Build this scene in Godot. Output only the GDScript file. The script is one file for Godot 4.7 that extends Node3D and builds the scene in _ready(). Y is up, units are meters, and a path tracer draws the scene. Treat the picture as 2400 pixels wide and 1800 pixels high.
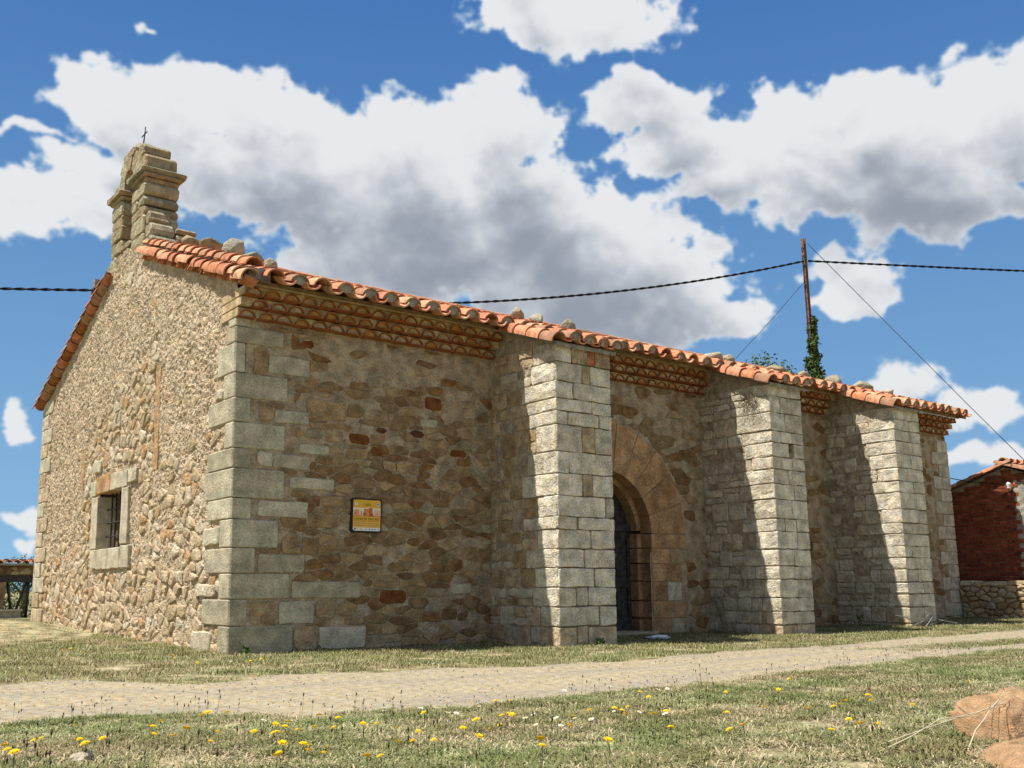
extends Node3D
# A stone chapel on a village green under cumulus clouds. Metres, y up.
# x runs along the shaded long wall, z out of that wall towards the track; the near corner of the chapel stands at the origin.

const SUN := Vector3(0.50, -1.0, 0.173)
const LEAN := -0.0286            # the gable wall leans out a little
const SLOPE := 0.356             # roof pitch
const RIDGE_Z := -5.2
const DEPTH_Z := -10.7           # far corner of the gable wall
const LENGTH := 17.54
const B_X := [4.03, 8.86, 12.72] # buttresses: left side
const B_W := [1.05, 0.87, 0.90]
const B_D := 1.58
# course levels of the near corner, and how far each corner stone reaches along the two walls
const QL := [4.31, 4.19, 3.97, 3.57, 3.24, 2.92, 2.58, 2.32, 1.94, 1.67, 1.31, 0.99, 0.67, 0.34, -0.12]
const QS := [0.17, 0.64, 0.11, 0.71, 0.19, 0.68, 0.21, 0.68, 0.23, 0.6, 0.29, 0.77, 0.2, 0.83]
const QG := [0.2, 0.3, 0.55, 0.33, 0.85, 0.26, 0.83, 0.92, 0.78, 0.35, 0.81, 0.33, 0.89, 0.32]
# single stones of the first bay that can be told apart: x0, y0, x1, y1, tone
const SB := [[0.13, 3.58, 0.33, 3.95, 1], [0.34, 3.63, 0.93, 3.86, 0], [0.24, 2.97, 0.44, 3.17, 2], [0.46, 2.96, 0.94, 3.13, 0], [0.24, 2.37, 0.45, 2.56, 2], [0.46, 2.36, 0.98, 2.54, 0], [0.28, 1.72, 0.98, 1.92, 0], [0.32, 1.0, 0.96, 1.23, 0], [0.25, 0.36, 0.59, 0.64, 1], [0.64, 0.36, 1.12, 0.63, 0], [0.86, 0.02, 1.18, 0.31, 1], [0.71, 2.1, 1.35, 2.25, 0], [0.92, 3.07, 1.5, 3.34, 1], [1.8, 3.13, 2.18, 3.29, 1], [1.06, 3.45, 1.31, 3.56, 1], [0.96, 1.6, 1.47, 1.77, 1], [0.79, 0.68, 1.81, 0.88, 0], [0.64, 1.26, 0.89, 1.49, 1], [0.92, 1.24, 1.14, 1.46, 1], [1.15, 0.41, 1.42, 0.64, 1], [1.21, 0.02, 1.9, 0.29, 2], [1.99, 0.81, 2.41, 0.95, 1], [2.35, 2.41, 2.72, 2.57, 1], [1.18, 1.89, 1.53, 2.03, 1], [1.64, 2.15, 2.01, 2.28, 1], [2.23, 1.03, 2.61, 1.15, 1], [2.64, 2.04, 3.07, 2.2, 1], [3.3, 0.71, 3.65, 0.85, 3], [2.81, 3.39, 3.1, 3.57, 4], [1.58, 2.77, 1.9, 2.91, 4], [1.92, 2.64, 2.1, 2.75, 4], [2.57, 2.95, 2.8, 3.05, 5], [3.27, 2.71, 3.55, 2.82, 4], [2.12, 0.59, 2.54, 0.77, 4], [3.14, 0.34, 3.41, 0.51, 4], [0.79, 4.04, 0.98, 4.14, 4], [2.01, 2.96, 2.17, 3.04, 5], [2.73, 3.12, 3.03, 3.23, 0], [1.54, 3.14, 1.77, 3.32, 1], [0.83, 2.58, 1.26, 2.7, 0], [1.54, 2.56, 1.86, 2.7, 1], [1.22, 2.77, 1.48, 2.94, 1]]
# front of the first buttress: course levels and the blocks of each course (positions across, tone 1 is a brown filler)
const BL := [4.30, 3.99, 3.71, 3.46, 3.27, 3.07, 2.69, 2.38, 2.06, 1.77, 1.59, 1.32, 1.06, 0.79, 0.53, 0.26, -0.12]
const BF := [[555, 735, 0, 740, 802, 1, 808, 945, 1, 950, 1034, 4, 1040, 1238, 1], [560, 870, 0, 876, 976, 1, 984, 1248, 0], [560, 762, 0, 775, 1258, 0], [570, 1010, 0, 1024, 1268, 0], [580, 704, 0, 718, 1108, 0, 1116, 1278, 0], [590, 892, 0, 900, 1060, 1, 1068, 1288, 0], [600, 728, 0, 740, 1298, 0], [605, 902, 0, 914, 1030, 1, 1040, 1308, 0], [612, 1204, 0, 1222, 1318, 2], [615, 838, 0, 864, 1328, 0], [626, 1022, 0, 1034, 1338, 0], [632, 938, 0, 950, 1348, 0], [640, 1062, 0, 1090, 1358, 0], [645, 850, 0, 866, 1000, 2, 1010, 1368, 0], [652, 1142, 0, 1164, 1378, 0], [660, 868, 3, 880, 1002, 3, 1018, 1388, 3]]
const BS := [0.5, 0.55, 0.78, 0.65, 0.6, 0.45, 0.65, 0.78, 0.42, 0.75, 0.45, 0.7, 0.5, 0.55, 0.38, 0.42]
# edges of the track (x, z), far side and near side
const FAR_EDGE := [[-40.0, 3.5], [-9.0, 2.4], [-2.99, 2.3], [-2.43, 2.2], [-2.03, 2.82], [-1.75, 3.6], [-1.34, 3.42], [-0.77, 3.12], [-0.19, 3.25], [0.73, 3.39], [1.53, 3.8], [2.54, 4.01], [3.98, 3.85], [5.52, 3.75], [6.93, 3.92], [9.37, 3.6], [11.76, 3.58], [18.0, 3.9], [60.0, 6.0]]
const NEAR_EDGE := [[-40.0, 6.0], [-9.0, 5.3], [-3.52, 5.24], [-3.06, 5.2], [-2.73, 5.34], [-2.39, 5.52], [-2.08, 5.9], [-1.95, 6.15], [-1.65, 6.1], [-1.18, 6.15], [-0.74, 6.34], [-0.39, 6.29], [0.07, 6.32], [0.88, 6.23], [1.28, 6.3], [2.52, 6.14], [3.86, 6.03], [5.48, 5.89], [8.23, 5.79], [12.0, 6.1], [18.0, 6.6], [60.0, 9.0]]
# cumulus clouds in sight: azimuth, elevation, half width, half height, in degrees
const CLOUDS := [[15.9,26.0,4.5,2.6],[14.0,25.2,2.5,2.1],[22.0,26.3,5.8,2.7],[28.8,24.9,6.8,3.0],[36.9,26.4,3.4,2.6],[23.9,22.7,11.0,3.0],[33.2,21.9,10.1,3.9],[40.4,20.1,7.9,3.7],[46.5,17.7,4.4,2.9],[43.1,16.5,8.6,2.9],[31.8,19.0,9.4,2.9],[50.2,15.1,2.3,1.3],[11.0,20.3,4.3,1.8],[13.0,22.0,3.2,1.4],[41.8,31.9,5.8,2.2],[39.1,32.3,3.0,1.9],[46.3,27.3,4.3,1.7],[48.5,25.4,4.3,1.7],[52.8,23.2,5.1,2.1],[57.3,25.6,3.2,2.1],[60.4,23.2,6.0,3.3],[65.6,24.0,2.8,3.2],[57.0,21.7,5.9,2.1],[63.1,20.1,4.6,1.8],[54.5,24.3,2.9,1.5],[57.6,16.3,3.1,1.9],[56.3,15.9,1.9,1.5],[59.1,10.8,2.8,1.3],[63.6,9.0,2.4,1.2],[62.7,6.3,1.8,0.9],[64.9,6.2,1.3,0.7],[10.7,3.8,2.0,0.8],[11.0,2.3,0.9,0.6],[10.1,8.2,0.8,0.8],[9.5,23.6,2.0,0.3],[15.0,29.8,0.7,0.3]]
const YELLOW := [[-3.74, 7.1], [-3.69, 7.02], [-3.91, 7.37], [-3.95, 7.62], [-3.96, 7.8], [-3.6, 7.31], [-3.39, 6.38], [-3.68, 7.7], [-3.57, 7.55], [-3.21, 7.08], [-3.28, 7.31], [-3.06, 6.75], [-3.26, 7.52], [-3.17, 7.43], [-2.75, 6.58], [-2.82, 6.68], [-2.66, 6.63], [-3.07, 7.55], [-3.23, 7.88], [-2.97, 7.72], [-2.81, 7.59], [-2.89, 7.78], [-2.95, 7.88], [-2.86, 7.78], [-2.8, 7.67], [-2.68, 7.45], [-2.78, 7.76], [-2.7, 7.77], [-2.35, 7.12], [-2.39, 7.41], [-2.58, 7.73], [-3.13, 8.36], [-3.21, 8.51], [-3.26, 8.6], [-3.1, 8.48], [-3.15, 8.62], [-3.11, 8.67], [-2.98, 8.44], [-1.02, 1.0], [-0.95, 0.74], [-1.76, -0.74], [-1.6, -0.42], [-1.57, -1.13], [-2.2, -0.72], [-0.48, 2.07], [-0.65, 2.19], [-1.14, 2.02], [-2.47, 7.81], [-2.35, 7.73], [-2.4, 7.99], [-2.69, 8.49], [-2.7, 8.62], [-2.4, 8.18], [-2.57, 8.57], [-1.85, 7.37], [-2.2, 8.24], [-1.89, 7.91], [-2.44, 8.7], [-2.1, 8.31], [-1.9, 8.12], [-1.64, 7.79], [-1.47, 7.62], [-1.59, 7.81], [-1.06, 6.96], [-0.94, 6.95], [-2.38, 9.02], [-2.5, 9.17], [-1.81, 8.52], [-1.44, 8.12], [-1.22, 8.01], [-2.23, 9.23], [-0.97, 7.93], [-1.04, 8.06], [-1.28, 8.33], [-0.77, 7.83], [-1.12, 8.35], [-1.04, 8.31], [-0.93, 8.28], [-0.39, 7.62], [-0.03, 7.18], [-3.02, 8.92], [-3.08, 8.93], [-1.58, 8.93], [-0.68, 8.48], [-1.45, 9.15], [-1.29, 9.09], [-0.36, 8.48], [-0.4, 8.61], [0.49, 7.91], [1.51, 7.22], [-0.36, 8.76], [-0.25, 8.83], [-0.14, 8.79], [-0.04, 8.77], [-0.81, 9.3], [-1.04, 9.51], [-0.88, 9.49], [-1.16, 9.45], [0.27, 8.7], [0.14, 8.8], [-0.02, 9.14], [1.81, 8.46], [0.25, 7.68]]
const WHITE := [[-2.51, 8.58], [-1.76, 7.46], [-1.73, 7.5], [-1.34, 7.07], [-1.21, 6.99], [-1.21, 7.06], [-1.44, 7.61], [-1.47, 7.68], [-1.51, 7.89], [-1.39, 7.86], [-1.53, 8.06], [-1.64, 8.23], [-1.7, 8.19], [-1.79, 8.26], [-1.79, 8.44], [-1.47, 8.17], [-1.73, 8.1], [-1.52, 8.35], [-1.25, 8.13], [-1.04, 8.0], [-0.81, 7.77], [-1.1, 8.25], [-1.08, 8.26], [-1.12, 8.46], [0.09, 7.23], [-0.18, 7.48], [0.05, 7.32], [0.22, 7.19], [0.54, 7.17], [-0.23, 6.64], [0.15, 6.69], [-0.97, 7.77], [-1.62, 6.97], [-1.7, 6.79], [-1.81, 6.87], [-1.8, 6.5], [-1.65, 6.89], [-2.73, 7.27], [-2.4, 7.3], [-3.03, 5.69], [-2.85, 5.65], [-2.68, 1.51], [-2.5, 1.07], [-2.37, 1.54], [-2.18, 1.22], [-0.75, 1.92]]

var rng := RandomNumberGenerator.new()
var nz := FastNoiseLite.new()
var mats := {}
var tex := {}
var taken := {}

func _ready() -> void:
	rng.seed = 20240607
	nz.seed = 5; nz.noise_type = FastNoiseLite.TYPE_SIMPLEX_SMOOTH; nz.frequency = 1.0
	nz.fractal_type = FastNoiseLite.FRACTAL_FBM; nz.fractal_octaves = 3
	var t0 := Time.get_ticks_msec()
	camera_sky_sun()
	print("sky ", Time.get_ticks_msec() - t0)
	textures_and_materials()
	print("materials ", Time.get_ticks_msec() - t0)
	ground_and_track()
	print("ground ", Time.get_ticks_msec() - t0)
	chapel()
	print("chapel ", Time.get_ticks_msec() - t0)
	neighbours()
	print("neighbours ", Time.get_ticks_msec() - t0)
	pole_and_cables()
	loose_things()
	print("loose ", Time.get_ticks_msec() - t0)
	grass_and_flowers()
	print("done ", Time.get_ticks_msec() - t0)

# ---------------------------------------------------------------- camera, sky, sun, exposure
func camera_sky_sun() -> void:
	var cam := Camera3D.new()
	cam.name = "camera"
	var b := Basis(Vector3(0.79283, -0.00558, 0.60942), Vector3(-0.11985, 0.97900, 0.16488), Vector3(-0.59754, -0.20376, 0.77551)).orthonormalized()
	cam.transform = Transform3D(b, Vector3(-4.845, 0.798, 12.051))
	cam.fov = 42.93; cam.near = 0.05; cam.far = 2000.0
	add_child(cam)
	cam.current = true
	var sun := DirectionalLight3D.new()
	sun.name = "sun"
	sun.light_energy = 1.6; sun.light_color = Color(1.0, 0.978, 0.945); sun.light_angular_distance = 0.53; sun.shadow_enabled = true
	add_child(sun)
	sun.look_at_from_position(Vector3.ZERO, SUN.normalized(), Vector3.UP)
	var env := Environment.new()
	env.background_mode = Environment.BG_SKY
	var sky := Sky.new()
	var pm := PanoramaSkyMaterial.new()
	pm.panorama = ImageTexture.create_from_image(sky_image())
	sky.sky_material = pm
	env.sky = sky
	env.ambient_light_source = Environment.AMBIENT_SOURCE_SKY
	env.background_energy_multiplier = 0.60
	env.tonemap_mode = Environment.TONE_MAPPER_LINEAR
	env.tonemap_exposure = 1.42
	env.sdfgi_enabled = true; env.ssao_enabled = true; env.ssil_enabled = true
	var we := WorldEnvironment.new()
	we.name = "world_environment"
	we.environment = env
	add_child(we)

func sky_image() -> Image:
	var big := FastNoiseLite.new()
	big.seed = 11; big.frequency = 1.0; big.fractal_type = FastNoiseLite.FRACTAL_FBM; big.fractal_octaves = 6; big.fractal_gain = 0.52
	var coarse := Image.create(1024, 512, false, Image.FORMAT_RGB8)
	for j in 512:
		var el := 90.0 - (j + 0.5) * 180.0 / 512.0
		for i in 1024:
			coarse.set_pixel(i, j, sky_color(fposmod((i + 0.5) * 360.0 / 1024.0 + 180.0, 360.0) - 180.0, el, big))
	coarse.resize(4096, 2048, Image.INTERPOLATE_CUBIC)
	# the part of the sky that holds the cumulus is drawn again at full resolution
	for j in range(560, 1130):
		var el := 90.0 - (j + 0.5) * 180.0 / 2048.0
		for i in range(0, 860):
			coarse.set_pixel(i, j, sky_color((i + 0.5) * 360.0 / 4096.0, el, big))
	return coarse

func cloud_density(az: float, el: float, n: FastNoiseLite, fine: bool) -> float:
	var ce := cos(deg_to_rad(el))
	var d := Vector3(sin(deg_to_rad(az)) * ce, sin(deg_to_rad(el)), -cos(deg_to_rad(az)) * ce)
	var n1 := n.get_noise_3d(d.x * 7.0 + 3.0, d.y * 9.0, d.z * 7.0)
	var best := -1.0
	if az > -2.0 and az < 78.0 and el < 44.0:
		# the outlines are pushed about by noise before they are measured
		var wa := az + 2.4 * n1
		var we := el + 1.7 * n.get_noise_3d(d.x * 8.0 + 50.0, d.y * 9.0, d.z * 8.0)
		for b in CLOUDS:
			var dx: float = (wa - b[0]) * ce / (b[2] * 1.12)
			var dy: float = (we - b[1]) / (b[3] * 1.12)
			if absf(dx) < 2.0 and absf(dy) < 2.0:
				best = maxf(best, (1.0 - sqrt(dx * dx + dy * dy)) * minf(1.0, 0.3 + b[3] * 0.32))
	var away := clampf(maxf(maxf(1.0 - az, az - 74.0) / 6.0, (el - 34.0) / 5.0), 0.0, 1.0)
	if away > 0.0:
		best = lerpf(best, n.get_noise_3d(d.x * 2.6 + 9.0, d.y * 4.2 + 2.0, d.z * 2.6) * 1.7 + 0.08, away)
	var out := best + n1 * 0.20
	if fine:
		out += (0.16 - absf(n.get_noise_3d(d.x * 13.0, d.y * 15.0 + 7.0, d.z * 13.0))) * 0.5 + n.get_noise_3d(d.x * 42.0, d.y * 46.0 + 7.0, d.z * 42.0) * 0.20
	return out

func sky_color(az: float, el: float, n: FastNoiseLite) -> Color:
	var t := pow(clampf(el / 40.0, 0.0, 1.0), 0.8)
	var c := Color(0.64, 0.83, 0.97).lerp(Color(0.255, 0.46, 0.745), t)
	if el < 0.0:
		return c.lerp(Color(0.42, 0.40, 0.33), clampf(-el / 6.0, 0.0, 1.0))
	var dens := cloud_density(az, el, n, true)
	var a := smoothstep(0.0, 0.20, dens)
	if a <= 0.004:
		return c
	# light comes from above and from the left: the more cloud lies that way, the greyer it is
	var s := maxf(0.0, cloud_density(az - 0.7, el + 0.9, n, true)) + maxf(0.0, cloud_density(az - 1.8, el + 3.2, n, false)) + 0.8 * maxf(0.0, cloud_density(az - 2.6, el + 5.6, n, false))
	var shade := clampf(smoothstep(0.55, 2.3, s) * smoothstep(0.0, 0.3, dens) , 0.0, 1.0)
	var w := Color(0.98, 0.988, 1.0).lerp(Color(0.63, 0.665, 0.72), shade)
	return c.lerp(w, a * 0.99)

# ---------------------------------------------------------------- textures and materials
func lin(r: float, g: float, b: float) -> Color:
	return Color(r, g, b).linear_to_srgb()

func noise_of(sd: int, freq: float, oct: int, kind := FastNoiseLite.TYPE_SIMPLEX_SMOOTH) -> FastNoiseLite:
	var f := FastNoiseLite.new()
	f.seed = sd; f.frequency = freq; f.noise_type = kind
	f.fractal_type = FastNoiseLite.FRACTAL_FBM; f.fractal_octaves = oct
	return f

func grey(sd: int, freq: float, oct: int, size := 512, kind := FastNoiseLite.TYPE_SIMPLEX_SMOOTH) -> PackedByteArray:
	var im: Image = noise_of(sd, freq, oct, kind).get_seamless_image(size, size)
	im.convert(Image.FORMAT_L8)
	return im.get_data()

# colour texture: broad patches, fine grain and dark pits, with a slight shift between two tints
func grain_texture(sd: int, broad: float, fine: float, pits: float, tint_a: Color, tint_b: Color, streak := 1.0) -> ImageTexture:
	var a := grey(sd, 0.008, 4)
	var b := grey(sd + 1, 0.06, 3)
	var c := grey(sd + 2, 0.11, 2)
	var d := grey(sd + 3, 0.014, 3)
	var out := PackedByteArray()
	out.resize(512 * 512 * 3)
	var val := PackedFloat32Array()
	val.resize(512 * 512)
	var sum := 0.0
	for i in 512 * 512:
		var v := 0.86 + broad * (a[i] / 255.0 - 0.5) + fine * (b[i] / 255.0 - 0.5)
		if c[i] < 70:
			v -= pits * (70 - c[i]) / 70.0
		val[i] = v
		sum += v
	var shift := 0.86 - sum / (512.0 * 512.0)
	for i in 512 * 512:
		var t := clampf((d[i] / 255.0 - 0.5) * 2.2 + 0.5, 0.0, 1.0)
		var v := maxf(val[i] + shift, 0.05) * 255.0
		out[i * 3] = int(clampf(v * lerpf(tint_a.r, tint_b.r, t), 0, 255))
		out[i * 3 + 1] = int(clampf(v * lerpf(tint_a.g, tint_b.g, t), 0, 255))
		out[i * 3 + 2] = int(clampf(v * lerpf(tint_a.b, tint_b.b, t), 0, 255))
	return ImageTexture.create_from_image(Image.create_from_data(512, 512, false, Image.FORMAT_RGB8, out))

func height_texture(sd: int, f1: float, f2: float, w2: float) -> ImageTexture:
	var a := grey(sd, f1, 4)
	var b := grey(sd + 1, f2, 2)
	var out := PackedByteArray()
	out.resize(512 * 512)
	for i in 512 * 512:
		out[i] = int(a[i] * (1.0 - w2) + b[i] * w2)
	return ImageTexture.create_from_image(Image.create_from_data(512, 512, false, Image.FORMAT_L8, out))

func mat(key: String, col: Color, albedo: String, scale: float, height := "", relief := 0.0, rough := 0.95) -> StandardMaterial3D:
	var m := StandardMaterial3D.new()
	m.resource_name = key
	m.albedo_color = col if albedo == "" else (col.srgb_to_linear() * 1.38).clamp().linear_to_srgb()  # the textures average 0.72
	m.albedo_color.a = 1.0
	m.roughness = rough
	m.metallic_specular = 0.25
	if albedo != "":
		m.albedo_texture = tex[albedo]
	m.uv1_triplanar = true
	m.uv1_world_triplanar = true
	m.uv1_scale = Vector3.ONE * scale
	m.uv1_offset = Vector3(rng.randf(), rng.randf(), rng.randf())
	if height != "":
		m.heightmap_enabled = true
		m.heightmap_texture = tex[height]
		m.heightmap_scale = relief
	mats[key] = m
	return m

func flat(key: String, col: Color, rough := 0.8, metal := 0.0) -> StandardMaterial3D:
	var m := StandardMaterial3D.new()
	m.resource_name = key
	m.albedo_color = col; m.roughness = rough; m.metallic = metal; m.metallic_specular = 0.3
	mats[key] = m
	return m

func textures_and_materials() -> void:
	var w := Color(1, 1, 1)
	tex["stone"] = grain_texture(20, 0.26, 0.22, 0.4, Color(1.0, 0.98, 0.94), Color(0.985, 1.0, 0.97))
	tex["warm"] = grain_texture(40, 0.40, 0.28, 0.45, Color(1.0, 0.955, 0.89), Color(0.98, 1.0, 1.0))
	tex["lichen"] = grain_texture(60, 0.32, 0.28, 0.45, Color(1.0, 0.965, 0.89), Color(0.985, 0.985, 0.97))
	tex["clay"] = grain_texture(80, 0.45, 0.25, 0.3, Color(1.0, 0.93, 0.88), Color(0.97, 1.0, 1.0))
	tex["earth"] = grain_texture(100, 0.22, 0.35, 0.35, Color(1.0, 0.95, 0.86), Color(0.95, 0.97, 1.0))
	tex["turf"] = grain_texture(120, 0.6, 0.5, 0.4, Color(1.0, 0.95, 0.86), Color(0.93, 1.0, 0.88))
	tex["wood"] = grain_texture(140, 0.5, 0.4, 0.3, w, Color(0.95, 0.97, 1.0))
	tex["h_fine"] = height_texture(200, 0.05, 0.16, 0.45)
	tex["h_rock"] = height_texture(220, 0.02, 0.09, 0.35)
	tex["h_pit"] = height_texture(240, 0.035, 0.11, 0.5)
	# dressed grey limestone, three tones; tan, brown, rust-red rubble
	mat("grey0", lin(0.43, 0.385, 0.29), "stone", 0.8, "h_fine", 1.2)
	mat("grey1", lin(0.385, 0.34, 0.25), "stone", 0.9, "h_fine", 1.2)
	mat("grey2", lin(0.47, 0.425, 0.325), "stone", 0.7, "h_fine", 1.2)
	mat("pale0", lin(0.57, 0.525, 0.435), "lichen", 0.7, "h_rock", 2.3)
	mat("pale1", lin(0.5, 0.455, 0.37), "lichen", 0.9, "h_rock", 2.3)
	mat("pale2", lin(0.62, 0.575, 0.485), "lichen", 0.8, "h_rock", 2.3)
	mat("dark1", lin(0.4, 0.35, 0.27), "lichen", 1.5, "h_rock", 3.0)
	mat("tan0", lin(0.35, 0.25, 0.14), "warm", 0.9, "h_fine", 1.8)
	mat("tan1", lin(0.285, 0.195, 0.105), "warm", 1.1, "h_fine", 1.8)
	mat("tan2", lin(0.37, 0.275, 0.165), "warm", 0.8, "h_fine", 1.8)
	mat("tan3", lin(0.34, 0.28, 0.185), "warm", 1.0, "h_fine", 1.8)
	mat("brown0", lin(0.225, 0.14, 0.07), "warm", 1.0, "h_fine", 2.0)
	mat("brown1", lin(0.26, 0.155, 0.07), "warm", 1.2, "h_fine", 2.0)
	mat("red0", lin(0.20, 0.075, 0.025), "warm", 1.1, "h_fine", 2.0)
	mat("red1", lin(0.13, 0.06, 0.03), "warm", 1.3, "h_fine", 2.0)
	mat("light0", lin(0.52, 0.46, 0.36), "stone", 1.0, "h_fine", 1.5)
	mat("gable0", lin(0.48, 0.385, 0.27), "warm", 0.9, "h_rock", 2.5)
	mat("gable1", lin(0.44, 0.345, 0.225), "warm", 1.1, "h_rock", 2.5)
	mat("gable2", lin(0.53, 0.465, 0.365), "lichen", 0.9, "h_rock", 2.5)
	mat("gable3", lin(0.45, 0.3, 0.165), "warm", 1.2, "h_rock", 2.5)
	mat("voussoir0", lin(0.385, 0.24, 0.13), "warm", 0.5, "h_fine", 0.8)
	mat("voussoir1", lin(0.42, 0.265, 0.145), "warm", 0.6, "h_fine", 0.8)
	mat("voussoir2", lin(0.35, 0.21, 0.11), "warm", 0.55, "h_fine", 0.8)
	mat("mortar_gable", lin(0.5, 0.405, 0.295), "warm", 0.7, "h_pit", 4.0)
	mat("mortar_south", lin(0.42, 0.335, 0.235), "warm", 0.8, "h_pit", 3.0)
	mat("mortar_buttress", lin(0.40, 0.34, 0.26), "lichen", 0.9, "h_rock", 4.0)
	mat("mortar_joint", lin(0.33, 0.265, 0.19), "warm", 1.2, "h_rock", 3.0)
	mat("mortar_cream", lin(0.5, 0.385, 0.24), "warm", 0.9, "h_fine", 1.2)
	mat("mortar_grey", lin(0.42, 0.40, 0.36), "lichen", 1.3, "h_pit", 3.0)
	mat("bell0", lin(0.4, 0.36, 0.255), "lichen", 1.2, "h_rock", 3.0)
	mat("bell1", lin(0.35, 0.29, 0.195), "lichen", 1.4, "h_rock", 3.0)
	mat("bell2", lin(0.32, 0.305, 0.23), "lichen", 1.3, "h_rock", 3.0)
	mat("clay0", lin(0.53, 0.225, 0.12), "clay", 1.6, "h_fine", 0.6, 0.85)
	mat("clay1", lin(0.60, 0.285, 0.165), "clay", 1.9, "h_fine", 0.6, 0.85)
	mat("clay2", lin(0.45, 0.185, 0.105), "clay", 1.4, "h_fine", 0.6, 0.85)
	mat("clay3", lin(0.56, 0.33, 0.20), "clay", 1.7, "h_fine", 0.6, 0.9)
	mat("clay4", lin(0.36, 0.20, 0.13), "lichen", 1.5, "h_fine", 0.8, 0.95)
	mat("ochre0", lin(0.32, 0.135, 0.05), "clay", 1.7, "h_fine", 0.6)
	mat("ochre1", lin(0.29, 0.11, 0.042), "clay", 1.9, "h_fine", 0.6)
	mat("ochre_fill", lin(0.47, 0.265, 0.09), "warm", 1.6, "h_fine", 1.0)
	mat("wood_dark", lin(0.055, 0.048, 0.042), "wood", 1.5, "h_fine", 0.5, 0.7)
	mat("wood_mid", lin(0.16, 0.10, 0.06), "wood", 1.5, "h_fine", 0.6, 0.8)
	mat("wood_grey", lin(0.26, 0.235, 0.20), "wood", 2.0, "h_fine", 0.8, 0.9)
	mat("iron", lin(0.045, 0.04, 0.04), "wood", 3.0, "", 0.0, 0.6)
	mat("rust", lin(0.23, 0.135, 0.095), "wood", 3.0, "h_fine", 0.3, 0.8)
	mat("brick0", lin(0.25, 0.065, 0.035), "clay", 1.7, "h_fine", 0.8)
	mat("brick1", lin(0.29, 0.08, 0.042), "clay", 1.5, "h_fine", 0.8)
	mat("brick2", lin(0.21, 0.055, 0.03), "clay", 1.9, "h_fine", 0.8)
	mat("track", lin(0.36, 0.32, 0.24), "earth", 1.9, "h_fine", 0.35)
	mat("gravel", lin(0.4, 0.355, 0.28), "earth", 1.3, "h_pit", 2.0)
	mat("turf", lin(0.255, 0.225, 0.13), "turf", 0.6, "h_pit", 3.0)
	mats.turf.vertex_color_use_as_albedo = true
	mats.turf.albedo_color = (mats.turf.albedo_color.srgb_to_linear() * 1.75).linear_to_srgb()
	mat("rock_orange", lin(0.37, 0.235, 0.135), "warm", 3.0, "h_fine", 1.0)
	mat("rock_grey", lin(0.42, 0.385, 0.31), "lichen", 1.6, "h_rock", 2.5)
	mat("cable", lin(0.012, 0.012, 0.014), "", 1.0, "", 0.0, 0.55)
	for k in ["grass", "leaf", "petal"]:
		var m := StandardMaterial3D.new()
		m.resource_name = k
		m.vertex_color_use_as_albedo = true
		m.roughness = 0.75
		m.metallic_specular = 0.25
		m.cull_mode = BaseMaterial3D.CULL_DISABLED
		m.backlight_enabled = true
		m.backlight = Color(0.16, 0.17, 0.06) if k != "petal" else Color(0.25, 0.2, 0.1)
		mats[k] = m

# ---------------------------------------------------------------- building blocks
func thing(called: String, label: String, category: String, at := Vector3.ZERO, group := "") -> Node3D:
	var o := Node3D.new()
	return tagged(o, called, label, category, at, group)

func tagged(o: Node3D, called: String, label: String, category: String, at := Vector3.ZERO, group := "") -> Node3D:
	o.name = numbered(called)
	o.position = at
	o.set_meta("label", label)
	o.set_meta("category", category)
	if group != "":
		o.set_meta("group", group)
	add_child(o)
	return o

func numbered(called: String) -> String:
	if not taken.has(called):
		taken[called] = 0
		return called
	taken[called] += 1
	return "%s_%03d" % [called, taken[called]]

func part(called: String, mesh: Mesh, m: Material, parent: Node, at := Vector3.ZERO) -> MeshInstance3D:
	var o := MeshInstance3D.new()
	o.name = called
	o.mesh = mesh
	if m:
		o.material_override = m
	o.position = at
	parent.add_child(o, true)
	return o

func structure(called: String, mesh: Mesh, m: Material, kind := "structure") -> MeshInstance3D:
	var o := part(called, mesh, m, self)
	o.set_meta("kind", kind)
	return o

func tool() -> SurfaceTool:
	var st := SurfaceTool.new()
	st.begin(Mesh.PRIMITIVE_TRIANGLES)
	return st

func tri(st: SurfaceTool, a: Vector3, b: Vector3, c: Vector3) -> void:
	# a, b, c run anticlockwise seen from outside; Godot wants them clockwise
	st.add_vertex(a); st.add_vertex(c); st.add_vertex(b)

func quad(st: SurfaceTool, a: Vector3, b: Vector3, c: Vector3, d: Vector3) -> void:
	tri(st, a, b, c); tri(st, a, c, d)

func done(st: SurfaceTool) -> ArrayMesh:
	st.generate_normals()
	return st.commit()

# box between two corners, in a frame
func box(st: SurfaceTool, lo: Vector3, hi: Vector3, f := Transform3D.IDENTITY, bevel := 0.0) -> void:
	st.set_smooth_group(-1)
	var p := []
	for k in 8:
		p.append(f * Vector3(hi.x if k & 1 else lo.x, hi.y if k & 2 else lo.y, hi.z if k & 4 else lo.z))
	quad(st, p[4], p[5], p[7], p[6]); quad(st, p[1], p[0], p[2], p[3])
	quad(st, p[5], p[1], p[3], p[7]); quad(st, p[0], p[4], p[6], p[2])
	quad(st, p[6], p[7], p[3], p[2]); quad(st, p[0], p[1], p[5], p[4])

func box_mesh(lo: Vector3, hi: Vector3, f := Transform3D.IDENTITY) -> ArrayMesh:
	var st := tool()
	box(st, lo, hi, f)
	return done(st)

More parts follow.
